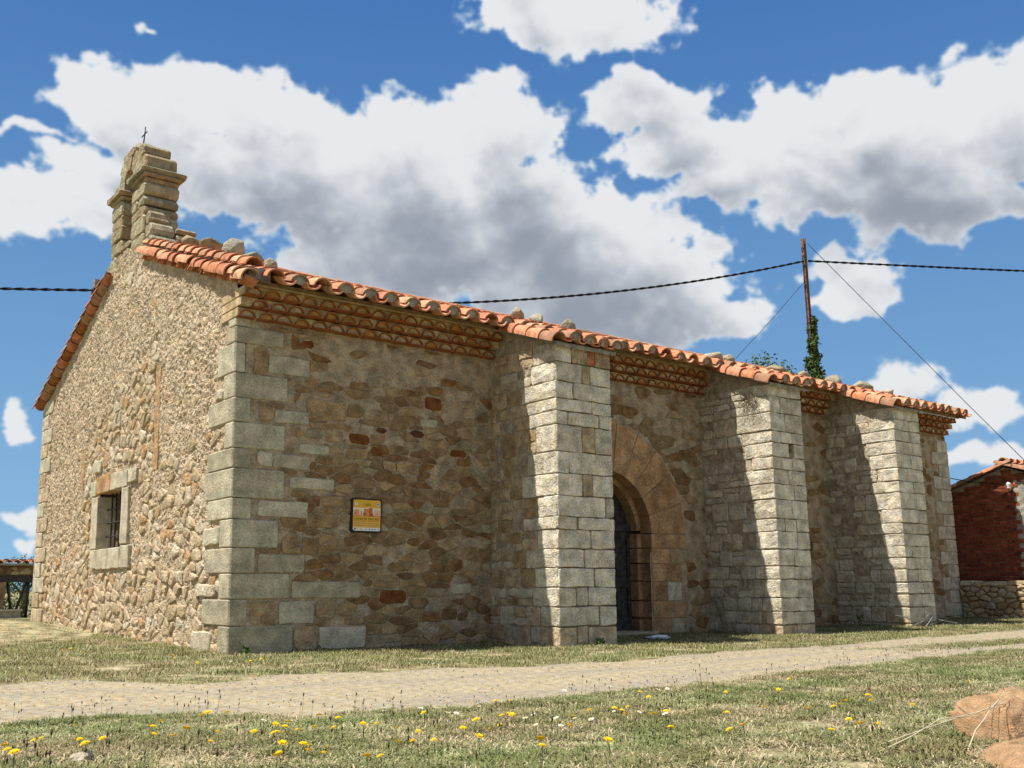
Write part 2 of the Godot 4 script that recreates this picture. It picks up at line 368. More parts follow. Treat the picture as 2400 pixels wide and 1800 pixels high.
# tube along a line of points
func tube(st: SurfaceTool, pts: Array, radii: Array, sides := 6) -> void:
	st.set_smooth_group(0)
	var rings := []
	for i in pts.size():
		var dir: Vector3 = (pts[mini(i + 1, pts.size() - 1)] - pts[maxi(i - 1, 0)]).normalized()
		var side := dir.cross(Vector3.UP if absf(dir.y) < 0.95 else Vector3.RIGHT).normalized()
		var up := side.cross(dir)
		var ring := []
		for k in sides:
			var a := TAU * k / sides
			ring.append(pts[i] + (side * cos(a) + up * sin(a)) * radii[i])
		rings.append(ring)
	for i in pts.size() - 1:
		for k in sides:
			var n := (k + 1) % sides
			quad(st, rings[i][k], rings[i][n], rings[i + 1][n], rings[i + 1][k])
	for k in range(1, sides - 1):
		tri(st, rings[0][0], rings[0][k + 1], rings[0][k])
		tri(st, rings[-1][0], rings[-1][k], rings[-1][k + 1])

# ---------------------------------------------------------------- stones
func rect(x0: float, y0: float, x1: float, y1: float) -> PackedVector2Array:
	return PackedVector2Array([Vector2(x0, y0), Vector2(x1, y0), Vector2(x1, y1), Vector2(x0, y1)])

func worn(p: PackedVector2Array, cut: float, jit: float) -> PackedVector2Array:
	var out := PackedVector2Array()
	var n := p.size()
	for i in n:
		var a := p[(i + n - 1) % n]
		var b := p[i]
		var c := p[(i + 1) % n]
		var k := cut * rng.randf_range(0.5, 1.5)
		var q := b + Vector2(rng.randf_range(-jit, jit), rng.randf_range(-jit, jit))
		var la := (a - b).length()
		var lc := (c - b).length()
		out.append(q + (a - b) / maxf(la, 0.001) * minf(k, la * 0.4))
		out.append(q + (c - b) / maxf(lc, 0.001) * minf(k, lc * 0.4))
		if lc > 0.18 and n < 6:
			var more := mini(3, int(lc / 0.16))
			for m in more:
				out.append(b.lerp(c, (m + 1.0) / (more + 1.0)) + Vector2(rng.randf_range(-jit, jit), rng.randf_range(-jit, jit)))
	return out

func middle(p: PackedVector2Array) -> Vector2:
	var c := Vector2.ZERO
	for q in p:
		c += q
	return c / p.size()

func area(p: PackedVector2Array) -> float:
	var s := 0.0
	for i in p.size():
		s += p[i].cross(p[(i + 1) % p.size()])
	return absf(s) * 0.5

func stone_tris(st: SurfaceTool, p: PackedVector2Array, f: Transform3D, back: float, proud: float, bevel: float, bulge: float, off: Vector3) -> void:
	if Geometry2D.is_polygon_clockwise(p):
		p.reverse()
	var c := middle(p)
	var n := p.size()
	var r0 := []
	var r1 := []
	var r2 := []
	for q in p:
		var d := c - q
		var l := d.length()
		var i2 := q + d / maxf(l, 0.001) * minf(bevel * 1.6, l * 0.45)
		var h := proud + rng.randf_range(-0.25, 0.25) * bevel
		r0.append(f * Vector3(q.x, q.y, -back) - off)
		r1.append(f * Vector3(q.x, q.y, h - bevel) - off)
		r2.append(f * Vector3(i2.x, i2.y, h) - off)
	var top := f * Vector3(c.x, c.y, proud + bulge) - off
	for i in n:
		var k := (i + 1) % n
		st.set_smooth_group(-1)
		quad(st, r0[i], r0[k], r1[k], r1[i])
		quad(st, r1[i], r1[k], r2[k], r2[i])
		tri(st, r2[i], r2[k], top)

func add_stone(called: String, p: PackedVector2Array, f: Transform3D, back: float, proud: float, bevel: float, bulge: float, m: Material, parent: Node) -> MeshInstance3D:
	var c := middle(p)
	var at := f * Vector3(c.x, c.y, 0)
	var st := tool()
	stone_tris(st, p, f, back, proud, bevel, bulge, at)
	return part(called, done(st), m, parent, at)

# Voronoi cells of scattered seeds, flattened by `flatness`
func cells(area_rect: Rect2, du: float, dv: float, flatness: float, loose := 0.75) -> Array:
	var seeds := []
	var rows := int(ceil(area_rect.size.y / dv)) + 2
	var cols := int(ceil(area_rect.size.x / du)) + 2
	var grid := {}
	for j in range(-1, rows):
		for i in range(-1, cols):
			var q := area_rect.position + Vector2((i + 0.5 + (0.5 if j & 1 else 0.0) + rng.randf_range(-0.5, 0.5) * loose) * du, (j + 0.5 + rng.randf_range(-0.5, 0.5) * loose) * dv)
			grid[Vector2i(i, j)] = Vector2(q.x, q.y * flatness)
	var out := []
	for key in grid:
		var s: Vector2 = grid[key]
		var poly := PackedVector2Array([s + Vector2(-2 * du, -2 * du), s + Vector2(2 * du, -2 * du), s + Vector2(2 * du, 2 * du), s + Vector2(-2 * du, 2 * du)])
		for dj in range(-2, 3):
			for di in range(-2, 3):
				var k := Vector2i(key.x + di, key.y + dj)
				if k != key and grid.has(k):
					var t: Vector2 = grid[k]
					poly = half_plane(poly, (s + t) * 0.5, t - s)
		if poly.size() < 3:
			continue
		for i in poly.size():
			poly[i].y /= flatness
		out.append(poly)
	return out

func half_plane(p: PackedVector2Array, at: Vector2, n: Vector2) -> PackedVector2Array:
	var out := PackedVector2Array()
	var c := p.size()
	for i in c:
		var a := p[i]
		var b := p[(i + 1) % c]
		var da := (a - at).dot(n)
		var db := (b - at).dot(n)
		if da <= 0.0:
			out.append(a)
		if (da < 0.0 and db > 0.0) or (da > 0.0 and db < 0.0):
			out.append(a + (b - a) * (da / (da - db)))
	return out

func largest(list: Array) -> PackedVector2Array:
	var best := PackedVector2Array()
	var ba := 0.0
	for p in list:
		var a := area(p)
		if a > ba:
			ba = a
			best = p
	return best

func minus(p: PackedVector2Array, holes: Array) -> PackedVector2Array:
	for h in holes:
		if p.is_empty():
			return p
		p = largest(Geometry2D.clip_polygons(p, h))
	return p

func shrunk(p: PackedVector2Array, by: float) -> PackedVector2Array:
	if p.size() < 3:
		return p
	return largest(Geometry2D.offset_polygon(p, -by, Geometry2D.JOIN_MITER))

# rough coat of mortar: a relief sheet between v0 and top(u); `keep` leaves out openings
func coat(f: Transform3D, u0: float, u1: float, v0: float, top: Callable, step: float, amp: float, freq: float, sd: float, keep: Callable, sink := func(_a, _b): return 0.0) -> ArrayMesh:
	var nu := maxi(2, int((u1 - u0) / step))
	var vmax := 0.0
	for i in nu + 1:
		vmax = maxf(vmax, top.call(u0 + (u1 - u0) * i / nu))
	var nv := maxi(2, int((vmax - v0) / step))
	var h := PackedFloat32Array()
	var vs := PackedVector3Array()
	var ns := PackedVector3Array()
	vs.resize((nu + 1) * (nv + 1)); ns.resize(vs.size()); h.resize(vs.size())
	for j in nv + 1:
		for i in nu + 1:
			var u := u0 + (u1 - u0) * i / nu
			var v: float = v0 + (top.call(u) - v0) * j / nv
			var e := nz.get_noise_3d(u * freq, v * freq, sd)
			e = e + 0.5 * nz.get_noise_3d(u * freq * 0.22, v * freq * 0.22, sd + 9.0)
			var dip: float = sink.call(u, v)
			h[j * (nu + 1) + i] = e * amp - dip
			vs[j * (nu + 1) + i] = f * Vector3(u, v, e * amp - dip)
	for j in nv + 1:
		for i in nu + 1:
			var k := j * (nu + 1) + i
			var a := vs[mini(i + 1, nu) + j * (nu + 1)] - vs[maxi(i - 1, 0) + j * (nu + 1)]
			var b := vs[i + mini(j + 1, nv) * (nu + 1)] - vs[i + maxi(j - 1, 0) * (nu + 1)]
			ns[k] = a.cross(b).normalized()
	var idx := PackedInt32Array()
	for j in nv:
		for i in nu:
			var k := j * (nu + 1) + i
			var u := u0 + (u1 - u0) * (i + 0.5) / nu
			var v: float = v0 + (top.call(u) - v0) * (j + 0.5) / nv
			if not keep.call(u, v):
				continue
			idx.append_array(PackedInt32Array([k, k + nu + 2, k + 1, k, k + nu + 1, k + nu + 2]))
	var arr := []
	arr.resize(Mesh.ARRAY_MAX)
	arr[Mesh.ARRAY_VERTEX] = vs; arr[Mesh.ARRAY_NORMAL] = ns; arr[Mesh.ARRAY_INDEX] = idx
	var am := ArrayMesh.new()
	am.add_surface_from_arrays(Mesh.PRIMITIVE_TRIANGLES, arr)
	return am

# puts a list of {poly, f, back, proud, bevel, bulge, m, weight} on a wall: the `most` that show largest as parts, the rest joined
func lay(list: Array, most: int, called: String, rest_called: String, parent: Node) -> void:
	list.sort_custom(func(a, b): return a.weight > b.weight)
	for i in mini(most, list.size()):
		var s: Dictionary = list[i]
		add_stone(called, s.poly, s.f, s.back, s.proud, s.bevel, s.bulge, mats[s.m], parent)
	if list.size() <= most:
		return
	var by := {}
	for i in range(most, list.size()):
		var s: Dictionary = list[i]
		if not by.has(s.m):
			by[s.m] = tool()
		stone_tris(by[s.m], s.poly, s.f, s.back, s.proud, s.bevel, s.bulge, Vector3.ZERO)
	var am: ArrayMesh = null
	for key in by:
		by[key].generate_normals()
		by[key].set_material(mats[key])
		am = by[key].commit(am)
	part(rest_called, am, null, parent).set_meta("kind", "stuff")

func pick(names: Array) -> String:
	return names[rng.randi() % names.size()]

# ---------------------------------------------------------------- ground
func edge_at(list: Array, x: float) -> float:
	for i in list.size() - 1:
		if x < list[i + 1][0]:
			return lerpf(list[i][1], list[i + 1][1], clampf((x - list[i][0]) / (list[i + 1][0] - list[i][0]), 0.0, 1.0))
	return list[-1][1]

func ground_y(x: float, z: float) -> float:
	var y := 0.012 * clampf(-z, 0.0, 12.0) - 0.022 * clampf(-z - 12.0, 0.0, 30.0)
	y += 0.007 * clampf(x - 9.0, 0.0, 12.0)
	y += 0.045 * clampf(z - edge_at(NEAR_EDGE, x), 0.0, 8.0)
	y += 0.012 * nz.get_noise_2d(x * 0.35, z * 0.35)
	# a low bank of bare earth against the far end of the gable wall
	var d := Vector2((x + 1.2) / 1.6, (z + 8.2) / 3.2).length()
	y += 0.14 * smoothstep(1.0, 0.2, d)
	return y

func in_track(x: float, z: float) -> float:
	# how far inside the track, in metres; negative outside
	return minf(z - edge_at(FAR_EDGE, x), edge_at(NEAR_EDGE, x) - z)

func axis(lo: float, hi: float, step: float, far: float) -> PackedFloat32Array:
	var a := PackedFloat32Array()
	var v := lo
	var out := []
	var s := step * 3.0
	while v > -far:
		v -= s
		s *= 1.5
		out.push_front(v)
	a.append_array(PackedFloat32Array(out))
	v = lo
	while v < hi:
		a.append(v)
		v += step
	s = step
	while v < far:
		a.append(v)
		v += s
		s *= 1.5
	a.append(v)
	return a

func grid_mesh(xs: PackedFloat32Array, zs: PackedFloat32Array, h: Callable) -> ArrayMesh:
	var nx := xs.size()
	var vs := PackedVector3Array()
	vs.resize(nx * zs.size())
	for j in zs.size():
		for i in nx:
			vs[j * nx + i] = Vector3(xs[i], h.call(xs[i], zs[j]), zs[j])
	return sheet_mesh(vs, nx, zs.size(), func(p): return Color(1, 1, 1).lerp(Color(1.36, 1.31, 1.62), bare_earth(p.x, p.z)) * 0.56)

func sheet_mesh(vs: PackedVector3Array, nx: int, nj: int, tint := func(_p): return Color.WHITE) -> ArrayMesh:
	var ns := PackedVector3Array()
	ns.resize(vs.size())
	var cs := PackedColorArray()
	cs.resize(vs.size())
	var idx := PackedInt32Array()
	for j in nj:
		for i in nx:
			var a := vs[mini(i + 1, nx - 1) + j * nx] - vs[maxi(i - 1, 0) + j * nx]
			var b := vs[i + mini(j + 1, nj - 1) * nx] - vs[i + maxi(j - 1, 0) * nx]
			ns[j * nx + i] = b.cross(a).normalized()
			cs[j * nx + i] = tint.call(vs[j * nx + i])
			if i < nx - 1 and j < nj - 1:
				var k := j * nx + i
				idx.append_array(PackedInt32Array([k, k + 1, k + nx + 1, k, k + nx + 1, k + nx]))
	var arr := []
	arr.resize(Mesh.ARRAY_MAX)
	arr[Mesh.ARRAY_VERTEX] = vs; arr[Mesh.ARRAY_NORMAL] = ns; arr[Mesh.ARRAY_INDEX] = idx; arr[Mesh.ARRAY_COLOR] = cs
	var am := ArrayMesh.new()
	am.add_surface_from_arrays(Mesh.PRIMITIVE_TRIANGLES, arr)
	return am

# bare trodden earth, 0 to 1: patches in the turf, the verge of the track, the bank by the gable
func bare_earth(x: float, z: float) -> float:
	var patch := nz.get_noise_2d(x * 0.9, z * 0.9) + 0.6 * nz.get_noise_2d(x * 3.1 + 40.0, z * 3.1)
	var k := smoothstep(-0.25, -0.42, patch)
	var bank := Vector2((x + 1.4) / 2.0, (z + 7.6) / 4.0).length() + 0.25 * nz.get_noise_2d(x * 1.7, z * 1.7)
	k = maxf(k, smoothstep(1.05, 0.8, bank))
	if x < 1.5 and z < 3.6 and z > 0.5:
		k = maxf(k, smoothstep(0.25, 0.45, nz.get_noise_2d(x * 0.8 + 90.0, z * 1.5)))
	return k

func ground_and_track() -> void:
	var g := grid_mesh(axis(-12.0, 24.0, 0.14, 700.0), axis(-14.0, 14.0, 0.14, 700.0), func(x, z):
		var k := in_track(x, z)
		return ground_y(x, z) - 0.05 * clampf(k / 0.25, 0.0, 1.0) + 0.012 * nz.get_noise_2d(x * 2.2, z * 2.2))
	structure("ground", g, mats.turf)
	# the track: a sheet whose edges dip under the turf, with shallow wheel ruts
	var xs := []
	var x := -30.0
	while x < 50.0:
		xs.append(x)
		x += 0.09 if x > -7.0 and x < 16.0 else 0.5
	var vs := PackedVector3Array()
	var across := 30
	for j in across + 1:
		for i in xs.size():
			var xx: float = xs[i]
			var a := edge_at(FAR_EDGE, xx) - 0.12 + 0.20 * nz.get_noise_2d(xx * 1.1, 3.0)
			var b := edge_at(NEAR_EDGE, xx) + 0.12 + 0.20 * nz.get_noise_2d(xx * 1.1, 8.0)
			var t := float(j) / across
			var z := lerpf(a, b, t)
			var y := ground_y(xx, z) + 0.014
			y -= 0.05 * (pow(absf(t * 2.0 - 1.0), 10.0))
			y -= 0.022 * (exp(-pow((t - 0.3) / 0.1, 2.0)) + exp(-pow((t - 0.72) / 0.1, 2.0)))
			y += 0.006 * nz.get_noise_2d(xx * 0.9, z * 4.0) + 0.006 * nz.get_noise_2d(xx * 6.0, z * 6.0)
			vs.append(Vector3(xx, y, z))
	var strips := func(p):
		# pale sand in the wheel lines, greyer gravel between and beside them
		var t: float = (p.z - edge_at(FAR_EDGE, p.x)) / (edge_at(NEAR_EDGE, p.x) - edge_at(FAR_EDGE, p.x))
		var grit := smoothstep(-0.1, 0.35, nz.get_noise_2d(p.x * 0.35, p.z * 2.6) + 0.35 * cos(t * 15.0))
		return Color(1.0, 0.97, 0.90).lerp(Color(0.87, 0.87, 0.89), grit)
	mats.track.vertex_color_use_as_albedo = true
	structure("track", sheet_mesh(vs, xs.size(), across + 1, strips), mats.track)
	# loose grit on the track
	var pebble := tool()
	var pts := []
	for k in 8:
		pts.append(Vector3(1 if k & 1 else -1, 1 if k & 2 else -1, 1 if k & 4 else -1) * Vector3(rng.randf_range(0.5, 1), rng.randf_range(0.4, 0.7), rng.randf_range(0.5, 1)))
	pebble.set_smooth_group(0)
	quad(pebble, pts[4], pts[5], pts[7], pts[6]); quad(pebble, pts[1], pts[0], pts[2], pts[3]); quad(pebble, pts[5], pts[1], pts[3], pts[7])
	quad(pebble, pts[0], pts[4], pts[6], pts[2]); quad(pebble, pts[6], pts[7], pts[3], pts[2]); quad(pebble, pts[0], pts[1], pts[5], pts[4])
	var mm := MultiMesh.new()
	mm.transform_format = MultiMesh.TRANSFORM_3D
	mm.mesh = done(pebble)
	mm.instance_count = 8000
	for k in mm.instance_count:
		var px := -5.0 + 17.0 * pow(rng.randf(), 1.3)
		var pz := rng.randf_range(edge_at(FAR_EDGE, px) - 0.25, edge_at(NEAR_EDGE, px) + 0.2)
		var s := 0.002 + 0.007 * pow(rng.randf(), 7.0)
		var bs := Basis.from_euler(Vector3(rng.randf() * 6, rng.randf() * 6, rng.randf() * 6)).scaled(Vector3.ONE * s)
		mm.set_instance_transform(k, Transform3D(bs, Vector3(px, ground_y(px, pz) + 0.012, pz)))
	var mi := MultiMeshInstance3D.new()
	mi.name = "gravel"
	mi.multimesh = mm
	mi.material_override = mats.gravel
	mi.set_meta("kind", "stuff")
	mi.set_meta("label", "loose grit and pebbles scattered over the pale dirt track")
	mi.set_meta("category", "gravel")
	add_child(mi)

# ---------------------------------------------------------------- the chapel
func roof_y(z: float) -> float:
	var zz := z if z > RIDGE_Z else 2.0 * RIDGE_Z - z
	return 4.87 - SLOPE * zz

var roof_multi: Array = []

func chapel() -> void:
	var c := thing("stone_chapel", "low stone chapel with three buttresses, bell gable and terracotta tiled roof", "chapel")
	var fs := Transform3D.IDENTITY
	var fg := Transform3D(Basis(Vector3(0, 0, 1), Vector3(LEAN, 1, 0), Vector3(-1, 0, 0)), Vector3.ZERO)
	south_wall(c, fs)
	gable_wall(c, fg)
	corner_stones(c, fs, fg)
	doorway(c, fs)
	window_in_gable(c, fg)
	for k in 3:
		buttress(c, k)
	cornice(c)
	roof(c)
	bell_gable(c, fg)

func south_wall(c: Node3D, f: Transform3D) -> void:
	var st := tool()
	box(st, Vector3(0.35, -0.4, -1.0), Vector3(LENGTH - 0.02, 4.7, -0.5))
	box(st, Vector3(LENGTH - 0.5, -0.4, -10.5), Vector3(LENGTH, 4.7, -1.0))
	box(st, Vector3(0.35, -0.4, -10.6), Vector3(LENGTH - 0.5, 4.7, -10.1))
	var wall := part("long_wall", done(st), mats.mortar_south, c)
	var bays := [[0.02, 4.1], [5.02, 8.92], [9.68, 12.78], [13.56, LENGTH - 0.02]]
	var list := []
	for b in 4:
		var u0: float = bays[b][0]
		var u1: float = bays[b][1]
		var fc := f.translated(Vector3(0, 0, -0.007))
		var keep := func(_a, _b): return true
		if b == 1:
			keep = func(u, v): return not (u > 5.42 and u < 7.42 and v < 1.7) and Vector2(u - 6.42, v - 1.7).length() > 1.06
		part("mortar_coat", coat(fc, u0, u1, -0.3, func(_u): return 4.42, 0.03, 0.012, 10.0, b * 13.0, keep), mats.mortar_south, wall)
		var holes := []
		if b == 0:
			for i in 14:
				holes.append(rect(-0.2, QL[i + 1] - 0.01, QS[i] + 0.012, QL[i] + 0.01))
			for s in SB:
				var p := rect(s[0], s[1], s[2], s[3])
				holes.append(rect(s[0] - 0.01, s[1] - 0.01, s[2] + 0.01, s[3] + 0.01))
				var m: String = [pick(["grey0", "grey1", "grey2"]), pick(["tan0", "tan2", "tan1"]), pick(["tan2", "light0"]), "grey2", pick(["red0", "red0", "brown0"]), "red1"][s[4]]
				list.append({"poly": worn(p, 0.02 if s[4] == 0 else 0.035, 0.010), "f": f, "back": 0.1, "proud": rng.randf_range(0.008, 0.018) if s[4] < 4 else 0.006, "bevel": 0.006, "bulge": 0.004, "m": m, "weight": 9.0})
		elif b == 1:
			holes.append(circle(Vector2(6.42, 1.7), 1.93))
			holes.append(rect(4.5, -1, 8.32, 1.72))
		elif b == 3:
			for i in 15:
				holes.append(rect(LENGTH - (0.7 if i & 1 else 0.42) - 0.01, i * 0.29 - 0.2, LENGTH + 1, (i + 1) * 0.29 - 0.19))
		var region := Rect2(u0, -0.15, u1 - u0, 4.42)
		for p in cells(region, 0.32 if b == 0 else 0.36, 0.118 if b == 0 else 0.15, 2.1, 0.95):
			var q := largest(Geometry2D.intersect_polygons(p, rect(u0, -0.15, u1, 4.27)))
			q = minus(q, holes)
			if q.size() < 3:
				continue
			var m0 := middle(q)
			var bare: float = 0.10 + 0.55 * smoothstep(2.9, 4.0, m0.y + 0.5 * nz.get_noise_2d(m0.x * 1.2, m0.y * 1.2)) if b == 0 else 0.52
			if b == 0 and m0.x > 3.2:
				bare += 0.25
			if rng.randf() < bare:
				continue
			q = shrunk(q, rng.randf_range(0.003, 0.010))
			if q.size() < 3 or area(q) < 0.006:
				continue
			q = worn(q, 0.018, 0.006)
			var tone := pick(["tan0", "tan1", "tan1", "tan0", "brown0", "brown1", "tan1", "tan2", "tan2", "tan3"])
			var see: float = [1.0, 0.5, 0.25, 0.2][b]
			list.append({"poly": q, "f": f, "back": 0.08, "proud": rng.randf_range(0.003, 0.014), "bevel": 0.006, "bulge": rng.randf_range(0.0, 0.005), "m": tone, "weight": area(q) * see})
	lay(list, 300, "rubble_stone", "small_rubble", wall)
	# far corner stones of the long wall
	for i in 15:
		var l := 0.7 if i & 1 else 0.42
		add_stone("corner_stone", worn(rect(LENGTH - l, i * 0.29 - 0.19, LENGTH + 0.03, (i + 1) * 0.29 - 0.20), 0.02, 0.01), f, 0.3, 0.022, 0.01, 0.003, mats[pick(["pale0", "pale1", "grey2"])], wall)

func circle(at: Vector2, r: float) -> PackedVector2Array:
	var p := PackedVector2Array()
	for k in 32:
		p.append(at + Vector2.from_angle(TAU * k / 32) * r)
	return p

# where the render of the gable wall has come off and its stones show, 0 to 1
func stone_zone(u: float, v: float) -> float:
	var wob := 0.5 * nz.get_noise_2d(u * 0.8, v * 0.8 + 20.0)
	var k := smoothstep(2.3, 0.9, v + wob)
	if u > -7.1 and u < -3.1:
		k = maxf(k, smoothstep(0.2, 0.0, v - 4.6 + 0.35 * maxf(0.0, -u - 3.6)))
	if u > -3.0:
		k = maxf(k, 0.8 * smoothstep(3.6, 2.2, v + wob))
	return k

func gable_wall(c: Node3D, f: Transform3D) -> void:
	var st := tool()
	# the body of the wall, behind its coat
	var body := [Vector2(-10.6, -0.4), Vector2(-0.3, -0.4), Vector2(-0.3, 4.85), Vector2(RIDGE_Z, 6.6), Vector2(-10.4, 4.75)]
	st.set_smooth_group(-1)
	for n in [-0.3, -0.8]:
		for k in range(1, 4):
			var a := f * Vector3(body[0].x, body[0].y, n)
			var b1 := f * Vector3(body[k].x, body[k].y, n)
			var b2 := f * Vector3(body[k + 1].x, body[k + 1].y, n)
			if n > -0.5:
				tri(st, a, b1, b2)
			else:
				tri(st, a, b2, b1)
	var wall := part("gable_wall", done(st), mats.mortar_gable, c)
	var keep := func(u, v): return not (u > -6.12 and u < -4.6 and v > 1.42 and v < 2.5)
	var fc := f.translated(Vector3(-0.010, 0, 0))
	part("mortar_coat", coat(fc, DEPTH_Z, 0.0, -0.3, func(u): return roof_y(u) + 0.03, 0.02, 0.027, 14.0, 77.0, keep, func(u, v): return 0.020 * stone_zone(u, v)), mats.mortar_gable, wall)
	var list := []
	var holes := [rect(-6.66, 1.1, -3.9, 2.82), rect(-3.24, 2.5, -2.93, 4.28), rect(-7.44, 2.55, -7.12, 3.5)]
	for i in 14:
		holes.append(rect(-QG[i] - 0.015, QL[i + 1] - 0.01, 1.0, QL[i] + 0.01))
	for i in 16:
		holes.append(rect(-12, i * 0.31 - 0.2, DEPTH_Z + (0.85 if i & 1 else 0.5) + 0.01, (i + 1) * 0.31 - 0.19))
	for p in cells(Rect2(DEPTH_Z, -0.2, -DEPTH_Z, 6.8), 0.34, 0.155, 1.35, 0.95):
		var q := minus(p, holes)
		if q.size() < 3:
			continue
		var m0 := middle(q)
		if m0.y > roof_y(m0.x) - 0.15 or m0.x < DEPTH_Z + 0.1 or m0.x > -0.05 or m0.y < -0.1:
			continue
		var chance := maxf(0.86 * stone_zone(m0.x, m0.y), 0.07)
		if m0.y > 6.0 and m0.x > -6.0 and m0.x < -3.6:
			chance = 0.7
		if rng.randf() > chance:
			continue
		q = shrunk(q, rng.randf_range(0.006, 0.03))
		if q.size() < 3 or area(q) < 0.006:
			continue
		q = worn(q, 0.03, 0.012)
		list.append({"poly": q, "f": f, "back": 0.12, "proud": rng.randf_range(0.0, 0.026), "bevel": 0.014, "bulge": rng.randf_range(0.0, 0.010), "m": pick(["gable0", "gable0", "gable1", "gable1", "gable2", "gable3", "gable0"]), "weight": area(q) * (0.5 + 0.5 * smoothstep(-10.7, 0.0, m0.x))})
	lay(list, 300, "gable_stone", "small_gable_stones", wall)
	for s in [[-3.2, 2.56, -2.97, 4.24], [-7.4, 2.6, -7.16, 3.42]]:
		add_stone("jamb_strip", worn(rect(s[0], s[1], s[2], s[3]), 0.03, 0.02), f, 0.1, 0.02, 0.015, 0.0, mats.gable3, wall)
	for s in [[-0.68, 3.27, -0.36, 3.41], [-1.19, 0.7, -0.48, 0.86], [-1.29, 0.0, -0.62, 0.25], [-0.95, 1.36, -0.4, 1.58], [-6.51, 2.83, -6.05, 3.05]]:
		add_stone("gable_stone", worn(rect(s[0], s[1], s[2], s[3]), 0.03, 0.015), f, 0.1, 0.035, 0.014, 0.006, mats[pick(["grey2", "gable2", "light0"])], wall)
	for i in 16:
		var l := 0.85 if i & 1 else 0.5
		add_stone("corner_stone", worn(rect(DEPTH_Z - 0.03, i * 0.31 - 0.19, DEPTH_Z + l, (i + 1) * 0.31 - 0.20), 0.02, 0.01), f, 0.3, 0.035, 0.012, 0.003, mats[pick(["gable0", "light0", "gable2", "grey2", "gable1"])], wall)

# the stones of the near corner, each one block that shows on both walls
func corner_stones(c: Node3D, fs: Transform3D, _fg: Transform3D) -> void:
	var pile := Node3D.new()
	pile.name = "near_corner"
	c.add_child(pile)
	for i in 14:
		var y0: float = QL[i + 1] + 0.005
		var y1: float = QL[i] - 0.005
		var lx: float = QS[i]
		var lz: float = QG[i]
		var ym := (y0 + y1) * 0.5
		var st := tool()
		var at := Vector3(0, ym, 0)
		var wob := rng.randf_range(-0.006, 0.006)
		# outline seen from above, with a nicked arris, swept up with a small bevel at the top and bottom edges
		var n := 0.028 + rng.randf_range(0.0, 0.006)
		var cz := 0.020 + wob
		var cx := -n
		var outline := [Vector2(cx, -lz), Vector2(cx, cz - 0.018), Vector2(cx + 0.018, cz), Vector2(lx, cz), Vector2(lx, -lz * 0.5 - 0.1), Vector2(lx * 0.5, -lz)]
		if lz < 0.2:
			outline = [Vector2(cx, -lz), Vector2(cx, cz - 0.018), Vector2(cx + 0.018, cz), Vector2(lx, cz), Vector2(lx, -lz)]
		var rings := []
		for r in 4:
			var y := [y0, y0 + 0.012, y1 - 0.012, y1][r] as float
			var inset := 0.010 if r == 0 or r == 3 else 0.0
			var ring := []
			for q in outline:
				var s: Vector2 = q
				var off := Vector3(s.x + LEAN * y + (inset if s.x <= cx + 0.02 else -inset), y - ym, s.y + (-inset if s.y >= cz - 0.02 else inset))
				ring.append(off + Vector3(rng.randf_range(-0.003, 0.003), 0, rng.randf_range(-0.003, 0.003)))
			rings.append(ring)
		st.set_smooth_group(-1)
		var m := outline.size()
		for r in 3:
			for k in m:
				var k2 := (k + 1) % m
				quad(st, rings[r][k], rings[r][k2], rings[r + 1][k2], rings[r + 1][k])
		for k in range(1, m - 1):
			tri(st, rings[3][0], rings[3][k], rings[3][k + 1])
			tri(st, rings[0][0], rings[0][k + 1], rings[0][k])
		part("corner_stone", done(st), mats[pick(["grey0", "grey1", "grey2", "grey0"])], pile, at)

func arc_block(at: Vector2, r0: float, r1: float, a0: float, a1: float) -> PackedVector2Array:
	var p := PackedVector2Array()
	for k in 4:
		p.append(at + Vector2.from_angle(lerpf(a0, a1, k / 3.0)) * r1)
	for k in 4:
		p.append(at + Vector2.from_angle(lerpf(a1, a0, k / 3.0)) * r0)
	return p

func ring_block(called: String, f: Transform3D, at: Vector2, r0: float, r1: float, a0: float, a1: float, n0: float, n1: float, m: Material, parent: Node) -> void:
	var p := arc_block(at, r0, r1, a0, a1)
	if Geometry2D.is_polygon_clockwise(p):
		p.reverse()
	var c := middle(p)
	var origin := f * Vector3(c.x, c.y, 0)
	var st := tool()
	st.set_smooth_group(-1)
	var front := []
	var back := []
	for q in p:
		front.append(f * Vector3(q.x, q.y, n1) - origin)
		back.append(f * Vector3(q.x, q.y, n0) - origin)
	for i in p.size():
		var k := (i + 1) % p.size()
		quad(st, back[i], back[k], front[k], front[i])
	var idx := Geometry2D.triangulate_polygon(p)
	for i in range(0, idx.size(), 3):
		tri(st, front[idx[i]], front[idx[i + 1]], front[idx[i + 2]])
	part(called, done(st), m, parent, origin)

